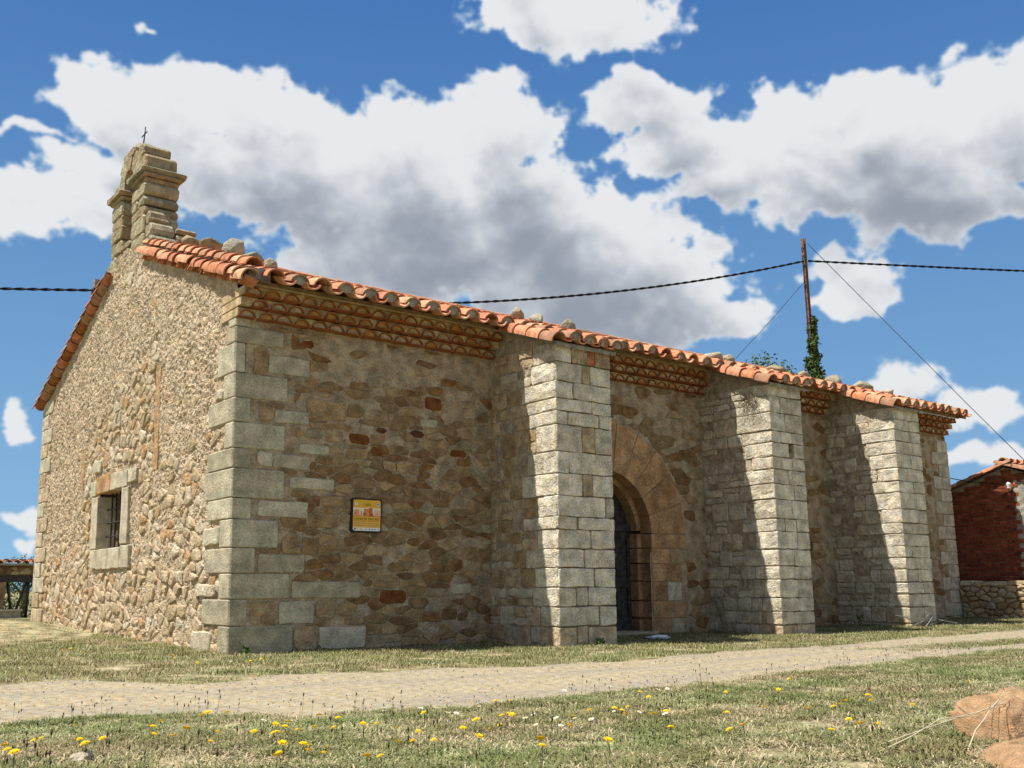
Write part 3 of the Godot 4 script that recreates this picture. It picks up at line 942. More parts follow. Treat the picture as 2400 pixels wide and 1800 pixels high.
func doorway(c: Node3D, f: Transform3D) -> void:
	var at := Vector2(6.42, 1.7)
	var d := Node3D.new()
	d.name = "door_surround"
	c.add_child(d)
	var cuts := [0.0, 0.30, 0.61, 0.87, 1.14, 1.42, 1.72, 2.0, 2.28, 2.56, 2.85, PI]
	for i in cuts.size() - 1:
		var a0: float = cuts[i] + 0.004
		var a1: float = cuts[i + 1] - 0.004
		ring_block("voussoir", f, at, 1.03, 1.88 + rng.randf_range(-0.03, 0.03), a0, a1, -0.26, rng.randf_range(0.008, 0.016), mats[pick(["voussoir0", "voussoir1", "voussoir2"])], d)
		ring_block("inner_arch_stone", f, at, 0.93, 1.028, a0 + 0.05, a1 + 0.05, -0.5, -0.24, mats[pick(["voussoir0", "voussoir1"])], d)
	var y := [-0.2, 0.26, 0.55, 0.88, 1.18, 1.44, 1.695]
	for i in 6:
		var w := [0.42, 0.82, 0.36, 0.72, 0.46, 0.85][i] as float
		add_stone("jamb_stone", worn(rect(7.45, y[i] + 0.004, 7.45 + w, y[i + 1] - 0.004), 0.012, 0.005), f, 0.26, 0.012, 0.006, 0.0, mats[pick(["voussoir0", "voussoir1", "voussoir2"])], d)
		if w < 0.6:
			add_stone("jamb_stone", worn(rect(7.46 + w, y[i] + 0.006, 7.9 + w * 0.7, y[i + 1] - 0.006), 0.02, 0.01), f, 0.2, 0.014, 0.008, 0.002, mats[pick(["grey1", "tan2", "pale1", "voussoir1"])], d)
		add_stone("jamb_stone", worn(rect(5.0, y[i] + 0.004, 5.39, y[i + 1] - 0.004), 0.012, 0.005), f, 0.26, 0.012, 0.006, 0.0, mats[pick(["voussoir0", "voussoir1"])], d)
		add_stone("inner_jamb_stone", worn(rect(7.352, y[i] + 0.02, 7.46, y[i + 1] + 0.0), 0.006, 0.002), f.translated(Vector3(0, 0, -0.24)), 0.26, 0.0, 0.005, 0.0, mats[pick(["voussoir0", "voussoir2"])], d)
	part("threshold", box_mesh(Vector3(5.35, -0.3, -0.5), Vector3(7.47, 0.06, 0.10)), mats.grey1, d)
	# the two leaves: stiles, rails, sunk panels; a fixed boarded tympanum above
	var door := Node3D.new()
	door.name = "door"
	c.add_child(door)
	for s in [-1.0, 1.0]:
		var x0 := 6.42 if s > 0 else 5.43
		var leaf := tool()
		box(leaf, Vector3(x0 + 0.01, 0.06, -0.49), Vector3(x0 + 0.98, 1.78, -0.455))
		part("leaf", done(leaf), mats.wood_dark, door)
		for b in [[0.01, 0.13], [0.43, 0.55], [0.86, 0.98]]:
			part("stile", box_mesh(Vector3(x0 + b[0], 0.06, -0.455), Vector3(x0 + b[1], 1.78, -0.425)), mats.wood_dark, door)
		for b in [[0.06, 0.26], [0.78, 0.92], [1.62, 1.78]]:
			for h in [[0.132, 0.428], [0.552, 0.858]]:
				part("rail", box_mesh(Vector3(x0 + h[0], b[0], -0.455), Vector3(x0 + h[1], b[1], -0.430)), mats.wood_dark, door)
		for b in [[0.33, 0.71], [0.99, 1.55]]:
			for h in [[0.19, 0.37], [0.61, 0.80]]:
				part("panel", box_mesh(Vector3(x0 + h[0], b[0], -0.456), Vector3(x0 + h[1], b[1], -0.440)), mats.wood_dark, door)
	for k in 8:
		var xa := 5.44 + k * 0.245
		var reach := 1.7 + sqrt(maxf(0.02, 1.0 - pow((xa + 0.12 - 6.42) / 1.02, 2.0))) * 1.03
		part("tympanum_board", box_mesh(Vector3(xa + 0.003, 1.785, -0.49), Vector3(xa + 0.242, reach, -0.45 + 0.004 * (k % 2))), mats.wood_dark, door)
	part("transom", box_mesh(Vector3(5.42, 1.74, -0.424), Vector3(7.42, 1.86, -0.38)), mats.wood_dark, door)
	var ht := tool()
	tube(ht, [Vector3(6.58, 1.02, -0.42), Vector3(6.58, 1.0, -0.37), Vector3(6.58, 0.88, -0.37), Vector3(6.58, 0.86, -0.42)], [0.012, 0.012, 0.012, 0.012])
	part("handle", done(ht), mats.iron, door)
	part("lock_plate", box_mesh(Vector3(6.95, 1.28, -0.424), Vector3(7.02, 1.36, -0.418)), mats.rust, door)

func window_in_gable(c: Node3D, f: Transform3D) -> void:
	var w := Node3D.new()
	w.name = "window"
	c.add_child(w)
	var pieces := [["jamb_stone", -6.43, 1.49, -6.055, 2.40], ["jamb_stone", -4.67, 1.52, -4.30, 2.44], ["lintel_stone", -6.21, 2.45, -5.37, 2.75], ["lintel_stone", -5.35, 2.455, -4.41, 2.73], ["lintel_stone", -4.37, 2.50, -3.94, 2.72], ["sill_stone", -6.02, 1.14, -5.35, 1.475], ["sill_stone", -5.34, 1.14, -4.66, 1.475], ["sill_stone", -4.63, 1.14, -4.19, 1.50], ["lintel_stone", -6.57, 2.42, -6.23, 2.68], ["sill_stone", -6.36, 1.16, -6.04, 1.47]]
	for i in pieces.size():
		var s: Array = pieces[i]
		add_stone(s[0], worn(rect(s[1], s[2], s[3], s[4]), 0.012, 0.008), f, 0.32, 0.045, 0.008, 0.002, mats[["light0", "light0", "voussoir1", "light0", "gable2", "grey2", "grey2", "grey2", "grey2", "grey2"][i]], w)
	# boarded shutters at the back of the opening and the grille in front of them
	for k in 6:
		part("shutter_board", box_mesh(Vector3(-6.06 + k * 0.235, 1.45, -0.29), Vector3(-6.06 + k * 0.235 + 0.23, 2.47, -0.26), f), mats.wood_mid, w)
	for k in 3:
		var st := tool()
		var y := 1.70 + k * 0.235
		tube(st, [f * Vector3(-6.08, y, -0.13), f * Vector3(-4.63, y, -0.13)], [0.013, 0.013])
		part("bar", done(st), mats.iron, w)
	for k in 5:
		var st := tool()
		var u := -5.83 + k * 0.235
		tube(st, [f * Vector3(u, 1.44, -0.145), f * Vector3(u, 2.47, -0.145)], [0.014, 0.014])
		part("bar", done(st), mats.iron, w)

func buttress(c: Node3D, k: int) -> void:
	var x0: float = B_X[k]
	var w: float = B_W[k]
	var st := tool()
	box(st, Vector3(x0 + 0.05, -0.4, -0.4), Vector3(x0 + w - 0.05, 4.22, B_D - 0.34))
	var b := part("buttress", done(st), mats.mortar_buttress, c)
	var ff := Transform3D(Basis.IDENTITY, Vector3(0, 0, B_D))
	var fw := Transform3D(Basis(Vector3(0, 0, 1), Vector3(0, 1, 0), Vector3(-1, 0, 0)), Vector3(x0, 0, 0))
	var fe := Transform3D(Basis(Vector3(0, 0, -1), Vector3(0, 1, 0), Vector3(1, 0, 0)), Vector3(x0 + w, 0, 0))
	var slope := func(u): return 4.26 + 0.36 * (B_D - u)
	part("mortar_coat", coat(fw.translated(Vector3(0.004, 0, 0)), -0.05, B_D - 0.01, -0.3, slope, 0.03, 0.026, 9.0, 30.0 + k, func(_a, _b): return true), mats.mortar_buttress, b)
	part("mortar_coat", coat(fe, -B_D + 0.01, 0.1, -0.3, func(u): return 4.26 + 0.36 * (B_D + u), 0.05, 0.02, 6.0, 50.0 + k, func(_a, _b): return true), mats.mortar_buttress, b)
	part("mortar_coat", coat(ff.translated(Vector3(0, 0, -0.030)), x0 + 0.01, x0 + w - 0.01, -0.3, func(_u): return 4.26, 0.035, 0.012, 7.0, 70.0 + k, func(a, b): return k != 1 or absf(a - 9.38) > 0.085 or absf(b - 3.2) > 0.125), mats.mortar_joint, b)
	var levels := BL if k == 0 else []
	if k > 0:
		var y := 4.26
		levels = [y]
		while y > -0.1:
			y -= rng.randf_range(0.2, 0.33)
			levels.append(y)
	var top_tone: Array = ["pale0", "pale1", "pale0", "pale2"]
	for i in levels.size() - 1:
		var y1: float = levels[i] - 0.008
		var y0: float = levels[i + 1] + 0.008
		var low := y0 < 0.2
		var row := []
		if k == 0:
			var l := 550.0 + 7.2 * i
			var r := 1240.0 + 10.0 * i
			for q in range(0, BF[i].size(), 3):
				row.append([x0 + (BF[i][q] - l) / (r - l) * w, x0 + (BF[i][q + 1] - l) / (r - l) * w, BF[i][q + 2]])
		else:
			var cut := rng.randf_range(0.3, 0.66) if i & 1 else rng.randf_range(0.4, 0.62)
			row = [[x0, x0 + w * cut, 0], [x0 + w * cut + 0.012, x0 + w, 0]]
			if k == 1 and y0 < 3.2 and y1 > 3.2:
				row = [[x0, 9.31, 0], [9.45, x0 + w, 0]]  # an open putlog hole between two blocks
			elif rng.randf() < 0.3:
				var c2 := rng.randf_range(0.2, 0.3)
				row = [[x0, x0 + w * c2, 0], [x0 + w * c2 + 0.012, x0 + w * (c2 + 0.36), 0], [x0 + w * (c2 + 0.36) + 0.012, x0 + w, 0]]
		for q in row.size():
			var s: Array = row[q]
			var tone: String = [pick(top_tone), pick(["tan2", "gable1"]), pick(["pale1", "light0"]), pick(["gable0", "light0"]), "clay2"][s[2]]
			if low and s[2] == 0:
				tone = pick(["gable0", "light0", "gable2"])
			var xa: float = s[0] - (0.02 if q == 0 else 0.0)
			var sk := rng.randf_range(-0.012, 0.012)
			var p := PackedVector2Array([Vector2(xa, y0), Vector2(s[1], y0 + sk), Vector2(s[1], y1 + sk * 0.5), Vector2(xa, y1)])
			add_stone("buttress_block", worn(p, 0.014, 0.009), ff, 0.28 if q > 0 else 0.3, rng.randf_range(0.006, 0.018), 0.006, 0.002, mats[tone], b)
		# the side towards the gable: a block at the front edge, then smaller stones in the same course
		var front: float = BS[i % 16] * (1.0 if k == 0 else 0.95)
		var u1 := B_D - 0.015
		var ua := u1 - front
		add_stone("buttress_block", worn(rect(ua, y0, u1, y1), 0.018, 0.010), fw, 0.12, rng.randf_range(0.010, 0.024), 0.007, 0.004, mats[pick(top_tone) if not low else "gable0"], b)
		var u := ua - 0.015
		while u > 0.05:
			var len := rng.randf_range(0.16, 0.42)
			var v0 := maxf(u - len, -0.02)
			var halves := [[y0, y1]]
			if y1 - y0 > 0.2 and rng.randf() < 0.6:
				var mid := lerpf(y0, y1, rng.randf_range(0.35, 0.65))
				halves = [[y0, mid - 0.008], [mid + 0.008, y1]]
			for h in halves:
				if rng.randf() < (0.12 if k == 0 else 0.3):
					continue
				add_stone("side_stone", worn(rect(v0, h[0], u, h[1]), 0.025, 0.014), fw, 0.1, rng.randf_range(0.002, 0.022), 0.009, 0.004, mats[pick(["gable1", "tan2", "tan0", "gable1", "gable0", "light0"]) if k == 0 else pick(["pale1", "pale1", "pale0", "gable2", "light0"])], b)
			u = v0 - 0.014

# half-barrel clay tile: axis along -z, low end at z = 0
func barrel(length: float, r0: float, r1: float, half_angle: float, seg := 7, thick := 0.02) -> SurfaceTool:
	var st := tool()
	var pts := {}
	for e in 2:
		var r := r0 if e == 0 else r1
		for k in seg + 1:
			var a := lerpf(-half_angle, half_angle, float(k) / seg)
			for o in 2:
				var rr := r if o == 0 else r - thick
				pts[Vector3i(e, k, o)] = Vector3(rr * sin(a), rr * cos(a) - r * cos(half_angle), -length * e)
	st.set_smooth_group(0)
	for k in seg:
		quad(st, pts[Vector3i(0, k, 0)], pts[Vector3i(0, k + 1, 0)], pts[Vector3i(1, k + 1, 0)], pts[Vector3i(1, k, 0)])
	st.set_smooth_group(1)
	for k in seg:
		quad(st, pts[Vector3i(0, k + 1, 1)], pts[Vector3i(0, k, 1)], pts[Vector3i(1, k, 1)], pts[Vector3i(1, k + 1, 1)])
	st.set_smooth_group(-1)
	for k in seg:
		quad(st, pts[Vector3i(0, k, 1)], pts[Vector3i(0, k + 1, 1)], pts[Vector3i(0, k + 1, 0)], pts[Vector3i(0, k, 0)])
	for k in [0, seg]:
		quad(st, pts[Vector3i(0, k, 0)], pts[Vector3i(1, k, 0)], pts[Vector3i(1, k, 1)], pts[Vector3i(0, k, 1)])
	return st

func half_disc(st: SurfaceTool, r: float, half_angle: float, z: float, down := 0.0) -> void:
	st.set_smooth_group(-1)
	var seg := 7
	var base := -r * cos(half_angle)
	for k in seg:
		var a := lerpf(-half_angle, half_angle, float(k) / seg)
		var b := lerpf(-half_angle, half_angle, float(k + 1) / seg)
		tri(st, Vector3(0, -down, z + 0.01), Vector3(r * sin(b), r * cos(b) + base, z), Vector3(r * sin(a), r * cos(a) + base, z))

func cornice(c: Node3D) -> void:
	var st := tool()
	var bays := [[-0.16, 4.06], [5.05, 8.89], [9.70, 12.75], [13.59, 17.58]]
	for b in bays:
		for row in 3:
			var y := 4.29 + 0.130 * row
			box(st, Vector3(b[0], y + 0.022, -0.5), Vector3(b[1], y + 0.1298, 0.085 + 0.10 * row))
		pass
	var cor := part("cornice", done(st), mats.mortar_cream, c)
	var shapes := []
	for v in 3:
		var r := 0.117 + 0.005 * v
		var t := barrel(0.34, r, r * 0.9, 1.36)
		t.generate_normals()
		t.set_material(mats[["ochre0", "ochre1", "ochre0"][v]])
		var am := t.commit()
		var fill := tool()
		half_disc(fill, r - 0.016, 1.36, -0.025 - 0.01 * v)
		fill.generate_normals()
		fill.set_material(mats.ochre_fill)
		am = fill.commit(am)
		var lip := tool()
		box(lip, Vector3(-r * 0.94, -0.014, -0.32), Vector3(r * 0.94, -0.001, 0.004))
		lip.generate_normals()
		lip.set_material(mats.ochre1)
		am = lip.commit(am)
		shapes.append(am)
	for b in bays:
		for row in 3:
			var x: float = b[0] + 0.13 + (0.13 if row & 1 else 0.0)
			while x < b[1] - 0.08:
				var o := part("cornice_tile", shapes[rng.randi() % 3], null, cor, Vector3(x, 4.29 + 0.130 * row + 0.022 + rng.randf_range(-0.006, 0.006), 0.115 + 0.10 * row + rng.randf_range(-0.012, 0.012)))
				o.rotation = Vector3(0, rng.randf_range(-0.06, 0.06), rng.randf_range(-0.05, 0.05))
				x += 0.262 + rng.randf_range(-0.012, 0.012)

func tile_place(x: float, s: float, lift: float, eave_z: float, north: bool, canal: bool) -> Transform3D:
	# s metres up the slope from the eave
	var k := 1.0 / sqrt(1.0 + SLOPE * SLOPE)
	var down := Vector3(0, -SLOPE * k, (-k if north else k))
	var nrm := Vector3(0, k, (-SLOPE * k if north else SLOPE * k))
	var side := nrm.cross(down)
	var b := Basis(side, nrm, down)
	var z0 := eave_z
	var y0 := 4.87 - SLOPE * eave_z
	if north:
		z0 = 2.0 * RIDGE_Z - eave_z
	var at := Vector3(x, y0, z0) - down * s + nrm * lift
	if canal:
		b = Basis(-side, -nrm, down)
	b = b * Basis.from_euler(Vector3(-0.035 if not canal else 0.03, rng.randf_range(-0.03, 0.03), rng.randf_range(-0.05, 0.05)))
	return Transform3D(b, at)

func roof(c: Node3D) -> void:
	var st := tool()
	var x0 := -0.06
	var x1 := 17.66
	st.set_smooth_group(-1)
	for side in 2:
		for layer in 2:
			var dy := 0.015 if layer == 0 else -0.05
			var za := 0.46 if side == 0 else 2.0 * RIDGE_Z - 0.50
			var a := Vector3(x0, roof_y(za) + dy, za)
			var b := Vector3(x1, roof_y(za) + dy, za)
			var r0 := Vector3(x0, roof_y(RIDGE_Z) + dy, RIDGE_Z)
			var r1 := Vector3(x1, roof_y(RIDGE_Z) + dy, RIDGE_Z)
			if side == 0:
				quad(st, a, b, r1, r0)
			else:
				quad(st, b, a, r0, r1)
	quad(st, Vector3(x1, roof_y(0.5) - 0.05, 0.5), Vector3(x1, roof_y(-5.2) - 0.05, -5.2), Vector3(x1, roof_y(-5.2) + 0.015, -5.2), Vector3(x1, roof_y(0.5) + 0.015, 0.5))
	for side in 2:
		var za := 0.50 if side == 0 else 2.0 * RIDGE_Z - 0.50
		var zi := 0.30 if side == 0 else 2.0 * RIDGE_Z - 0.10
		za = 0.34 if side == 0 else za
		var yb := roof_y(za) - 0.05
		box(st, Vector3(x0, yb - 0.02, minf(za, zi)), Vector3(x1, yb + 0.05, maxf(za, zi)))
	var rf := part("roof", done(st), mats.mortar_cream, c)
	var cover := []
	var canal := []
	for v in 3:
		cover.append(done(barrel(0.46, 0.130 + 0.006 * v, 0.104, 1.42)))
		canal.append(done(barrel(0.46, 0.116, 0.132 + 0.004 * v, 1.3)))
	var clay := ["clay0", "clay1", "clay0", "clay1", "clay2", "clay3", "clay4"]
	var pitch := 0.345
	var cols := int((x1 - x0) / pitch)
	var plug := tool()
	half_disc(plug, 0.117, 1.42, -0.03, 0.03)
	var plug_mesh := done(plug)
	var rows := 17
	var more := []
	for i in cols:
		var x := x0 + (i + 0.5) * pitch
		var wob := rng.randf_range(-0.02, 0.02)
		for r in rows:
			var s := r * 0.345
			var tc := tile_place(x + wob, s, 0.075 + 0.014 * rng.randf(), 0.60 + rng.randf_range(-0.02, 0.025) * (1.0 if r == 0 else 0.3), false, false)
			var tk := tile_place(x + pitch * 0.5, s, 0.10, 0.645 + rng.randf_range(-0.02, 0.02), false, true)
			if r < 3:
				part("roof_tile", cover[rng.randi() % 3], mats[pick(clay)], rf).transform = tc
			else:
				more.append([tc, 0])
			if r == 0:
				part("roof_tile", canal[rng.randi() % 3], mats[pick(clay)], rf).transform = tk
				if rng.randf() < 0.8:
					var o := part("mortar_plug", plug_mesh, mats.mortar_grey, rf)
					o.transform = tc
			else:
				more.append([tk, 1])
			more.append([tile_place(x, s, 0.095, 0.585, true, false), 0])
			if r < 2:
				more.append([tile_place(x + pitch * 0.5, s, 0.125, 0.605, true, true), 1])
	# covers and channels higher up, too small to pick apart
	for kind in 2:
		var mm := MultiMesh.new()
		mm.transform_format = MultiMesh.TRANSFORM_3D
		mm.use_colors = true
		mm.mesh = cover[1] if kind == 0 else canal[1]
		var n := 0
		for q in more:
			n += 1 if q[1] == kind else 0
		mm.instance_count = n
		n = 0
		for q in more:
			if q[1] == kind:
				mm.set_instance_transform(n, q[0])
				var g := rng.randf_range(0.7, 1.1)
				mm.set_instance_color(n, Color(g, g * rng.randf_range(0.92, 1.1), g * rng.randf_range(0.9, 1.1)))
				n += 1
		var mi := MultiMeshInstance3D.new()
		mi.name = "tile_field"
		mi.multimesh = mm
		var m: StandardMaterial3D = mats.clay0.duplicate()
		m.vertex_color_use_as_albedo = true
		mi.material_override = m
		mi.set_meta("kind", "stuff")
		rf.add_child(mi, true)
	# ridge of cover tiles
	for i in 42:
		var o := part("ridge_tile", cover[rng.randi() % 3], mats[pick(clay)], rf, Vector3(0.15 + i * 0.42, roof_y(RIDGE_Z) + 0.12, RIDGE_Z))
		o.rotation = Vector3(0.03, -PI / 2, 0)
	# the verge over the gable: a bed of mortar with two lines of tiles
	var bed := tool()
	bed.set_smooth_group(-1)
	for side in 2:
		var za := 0.42 if side == 0 else 2.0 * RIDGE_Z - 0.5
		var zb := -4.0 if side == 0 else -6.45
		var lo := [Vector3(-0.17, roof_y(za) - 0.01, za), Vector3(-0.17, roof_y(zb) - 0.01, zb)]
		var up := Vector3(0, 0.17 if side == 0 else 0.10, 0)
		var inn := Vector3(0.30, 0, 0)
		quad(bed, lo[0], lo[1], lo[1] + up, lo[0] + up)
		quad(bed, lo[0] + up, lo[1] + up, lo[1] + up + inn, lo[0] + up + inn)
		quad(bed, lo[0], lo[0] + inn, lo[0] + up + inn, lo[0] + up)
		quad(bed, lo[1] + inn, lo[0] + inn, lo[0], lo[1])
	part("verge_mortar", done(bed), mats.mortar_grey, rf)
	for i in 15:
		var s := 0.1 + i * 0.325
		var t := tile_place(-0.185, s, 0.035, 0.60, false, false)
		t.basis = t.basis * Basis.from_euler(Vector3(rng.randf_range(-0.05, 0.05), rng.randf_range(-0.12, 0.12), 0.3 + rng.randf_range(-0.2, 0.2)))
		part("verge_tile", cover[rng.randi() % 3], mats[pick(clay)], rf).transform = t
		if i > 0 or true:
			var t2 := tile_place(-0.10, s + 0.1, 0.185, 0.55, false, false)
			part("verge_tile", cover[rng.randi() % 3], mats[pick(clay)], rf).transform = t2
	for i in 15:
		var s := i * 0.345
		var t := tile_place(-0.22, s, 0.02, 0.62, true, false)
		part("verge_tile", cover[rng.randi() % 3], mats[pick(["clay4", "clay2", "clay0", "clay3"])], rf).transform = t
		# broken tile ends laid flat under the verge
		var t2 := tile_place(-0.20, s + 0.1, -0.01, 0.55, true, true)
		part("verge_tile", canal[0], mats[pick(["ochre1", "clay2", "clay4"])], rf).transform = t2
	# flat shards laid under the near verge
	for i in 34:
		var z := 0.45 - i * 0.135
		var sh := box_mesh(Vector3(-0.10, -0.012, -0.075), Vector3(0.10, 0.012, 0.075))
		var o := part("verge_shard", sh, mats[pick(["clay2", "clay0", "ochre1", "clay4"])], rf, Vector3(-0.155 + rng.randf_range(-0.03, 0.02), roof_y(z) - 0.035 + rng.randf_range(-0.015, 0.015), z))
		o.rotation = Vector3(-0.342 + rng.randf_range(-0.12, 0.12), rng.randf_range(-0.2, 0.2), rng.randf_range(-0.25, 0.05))
	# the tiled caps of the buttresses
	for k in 3:
		var bx: float = B_X[k]
		var bw: float = B_W[k]
		var cap := tool()
		var yb := func(z): return 4.265 + SLOPE * (B_D + 0.06 - z)
		cap.set_smooth_group(-1)
		var p0 := Vector3(bx - 0.06, yb.call(1.66), 1.66)
		var p1 := Vector3(bx + bw + 0.06, yb.call(1.66), 1.66)
		var p2 := Vector3(bx + bw + 0.06, yb.call(0.3), 0.3)
		var p3 := Vector3(bx - 0.06, yb.call(0.3), 0.3)
		var dn := Vector3(0, 0.06, 0)
		quad(cap, p0, p1, p2, p3)
		quad(cap, p1 - dn, p0 - dn, p3 - dn, p2 - dn)
		quad(cap, p0 - dn, p1 - dn, p1, p0)
		quad(cap, p3 - dn, p0 - dn, p0, p3)
		quad(cap, p1 - dn, p2 - dn, p2, p1)
		var cp := part("buttress_cap", done(cap), mats.mortar_grey, c)
		var n := 5 if k == 0 else 4
		for i in n:
			var x := bx - 0.02 + (bw + 0.04) * i / (n - 1.0)
			for r in 4:
				var t := tile_place(x, 0.0, 0.0, 0.0, false, false)
				var s := r * 0.33
				var dz := s * 0.942
				t.origin = Vector3(x, yb.call(1.74 - dz) + (0.08 if i > 0 else 0.03) + 0.01 * rng.randf(), 1.74 - dz)
				if i == 0:
					t.origin.x -= 0.06
					t.basis = t.basis * Basis.from_euler(Vector3(0, 0, 0.4))
				part("cap_tile", cover[rng.randi() % 3], mats[pick(clay)], cp).transform = t
				if r == 0 and i > 0:
					part("mortar_plug", plug_mesh, mats.mortar_grey, cp).transform = t
			if i < n - 1:
				var t := tile_place(x, 0.0, 0.0, 0.0, false, true)
				t.origin = Vector3(x + (bw + 0.04) * 0.5 / (n - 1.0), yb.call(1.75) + 0.115, 1.75)
				part("cap_tile", canal[rng.randi() % 3], mats[pick(clay)], cp).transform = t

func bell_gable(c: Node3D, f: Transform3D) -> void:
	var b := Node3D.new()
	b.name = "bell_gable"
	c.add_child(b)
	var th := 0.58
	var tones := ["bell0", "bell1", "bell2", "bell1", "bell0"]
	var put := func(u0: float, v0: float, u1: float, v1: float, front: float, back: float, cut := 0.045):
		solid("bell_stone", worn(rect(u0 + 0.004, v0 + 0.004, u1 - 0.004, v1 - 0.004), cut, 0.018), f, -back, front, 0.022, mats[pick(tones)], b)
	# two piers of coursed stone
	for s in [[-6.17, -5.54, 6.15], [-4.95, -4.23, 6.35]]:
		var y: float = s[2]
		while y < 7.74:
			var h := minf(rng.randf_range(0.17, 0.33), 7.78 - y)
			if 7.78 - y - h < 0.08:
				h = 7.78 - y
			var j := rng.randf_range(-0.02, 0.025)
			if rng.randf() < 0.55:
				put.call(s[0] - j, y, s[1] + j, y + h, 0.0 + rng.randf_range(-0.015, 0.02), th)
			else:
				var m := lerpf(s[0], s[1], rng.randf_range(0.35, 0.65))
				put.call(s[0] - j, y, m, y + h, rng.randf_range(-0.015, 0.02), th)
				put.call(m, y, s[1] + j, y + h, rng.randf_range(-0.015, 0.02), th)
			y += h
		# moulded impost: two courses, each further out
		put.call(s[0] - 0.05, 7.77, s[1] + 0.05, 7.85, 0.04, th + 0.04)
		put.call(s[0] - 0.12, 7.85, s[1] + 0.11, 7.94, 0.10, th + 0.10)
	# the ground of the opening
	put.call(-5.55, 6.45, -4.94, 6.72, 0.0, th)
	put.call(-5.56, 6.72, -4.93, 6.84, 0.03, th)
	# the arch above the piers and the stones that load it
	var at := Vector2(-5.245, 7.92)
	var cuts := [0.0, 0.62, 1.2, 1.9, 2.5, PI]
	for i in 5:
		var r := 0.66 + rng.randf_range(-0.03, 0.03)
		ring_block("arch_stone", f, at, 0.30, r, cuts[i] + 0.01, cuts[i + 1] - 0.01, -th + 0.02, rng.randf_range(-0.02, 0.02), mats[pick(tones)], b)
	put.call(-4.70, 7.94, -4.28, 8.24, 0.0, th - 0.03, 0.06)
	put.call(-4.86, 8.20, -4.42, 8.46, 0.0, th - 0.1, 0.09)
	put.call(-6.20, 7.94, -5.88, 8.18, -0.02, th - 0.05, 0.08)
	put.call(-5.60, 8.44, -4.90, 8.58, 0.02, th - 0.1, 0.05)
	# rounded cap stone
	var cap := boulder(12, Vector3(0.25, 0.22, 0.33), 77)
	var cs := part("cap_stone", cap, mats.bell2, b, f * Vector3(-5.24, 8.54, -0.24))
	cs.rotation.y = 0.2
	# shoulders: lower blocks against the piers
	put.call(-4.24, 6.30, -3.82, 6.62, 0.0, 0.45, 0.05)
	put.call(-4.24, 6.62, -3.92, 6.86, -0.02, 0.42, 0.05)
	put.call(-4.24, 6.86, -4.02, 7.10, -0.02, 0.36, 0.06)
	put.call(-6.52, 5.95, -6.16, 6.25, 0.0, 0.4, 0.05)
	put.call(-6.46, 6.25, -6.16, 6.50, 0.0, 0.4, 0.05)
	put.call(-6.42, 6.50, -6.16, 6.70, 0.0, 0.4, 0.08)
	for k in 4:
		put.call(-4.22 + 0.02 * k, 6.42 + 0.1 * k, -3.86 + 0.02 * (k % 2), 6.42 + 0.1 * (k + 1), -0.44, 0.78, 0.03)
	# iron cross
	var st := tool()
	var foot := f * Vector3(-5.24, 8.70, -0.22)
	tube(st, [foot, foot + Vector3(0.015, 0.44, 0.01)], [0.014, 0.010])
	part("cross_upright", done(st), mats.iron, b)
	st = tool()
	tube(st, [foot + Vector3(-0.004, 0.275, -0.115), foot + Vector3(0.02, 0.305, 0.115)], [0.011, 0.011])
	part("cross_arm", done(st), mats.iron, b)

# a block with a worn face on both sides
func solid(called: String, p: PackedVector2Array, f: Transform3D, n0: float, n1: float, bevel: float, m: Material, parent: Node) -> MeshInstance3D:
	if Geometry2D.is_polygon_clockwise(p):
		p.reverse()
	var c := middle(p)
	var at := f * Vector3(c.x, c.y, (n0 + n1) * 0.5)
	var st := tool()
	var rings := []
	for r in 4:
		var nn := [n0, n0 + bevel, n1 - bevel, n1][r] as float
		var ring := []
		for q in p:
			var d := c - q
			var l := maxf(d.length(), 0.001)
			var i2: Vector2 = q + d / l * minf(bevel, l * 0.4) if r == 0 or r == 3 else q
			ring.append(f * Vector3(i2.x, i2.y, nn + rng.randf_range(-0.3, 0.3) * bevel) - at)
		rings.append(ring)
	var n := p.size()
	st.set_smooth_group(-1)
	for r in 3:
		for k in n:
			var k2 := (k + 1) % n
			quad(st, rings[r][k], rings[r][k2], rings[r + 1][k2], rings[r + 1][k])
	for k in range(1, n - 1):
		tri(st, rings[3][0], rings[3][k], rings[3][k + 1])
		tri(st, rings[0][0], rings[0][k + 1], rings[0][k])
	return part(called, done(st), m, parent, at)

# rounded lump: a noisy sphere
func boulder(rows: int, size: Vector3, sd: int, rough := 0.3, flat_bottom := false, facets := 0) -> ArrayMesh:
	var n := FastNoiseLite.new()
	n.seed = sd; n.frequency = 1.1; n.fractal_octaves = 4
	var cols := rows * 2
	var cutters := []
	var r2 := RandomNumberGenerator.new()
	r2.seed = sd
	for k in facets:
		var d := Vector3(r2.randf_range(-1, 1), r2.randf_range(-0.3, 1), r2.randf_range(-1, 1)).normalized()
		cutters.append([d, r2.randf_range(0.62, 0.85)])
	var g := []
	for j in rows + 1:
		var line := []
		for i in cols:
			var th := PI * j / rows
			var ph := TAU * i / cols
			var d := Vector3(sin(th) * cos(ph), cos(th), sin(th) * sin(ph))
			var r := 1.0 + rough * n.get_noise_3dv(d * 1.3)
			for cu in cutters:
				var dd: float = d.dot(cu[0])
				if dd > 0.05:
					r = minf(r, cu[1] / dd)
			r += rough * 0.12 * n.get_noise_3dv(d * 6.0)
			var p := d * r
			if flat_bottom:
				p.y = maxf(p.y, -0.35)
			line.append(p * size)
		g.append(line)
	var st := tool()
	st.set_smooth_group(0)
	for j in rows:
		for i in cols:
			var k := (i + 1) % cols
			if j > 0:
				tri(st, g[j][i], g[j][k], g[j + 1][k])
			if j < rows - 1:
				tri(st, g[j][i], g[j + 1][k], g[j + 1][i])
	return done(st)

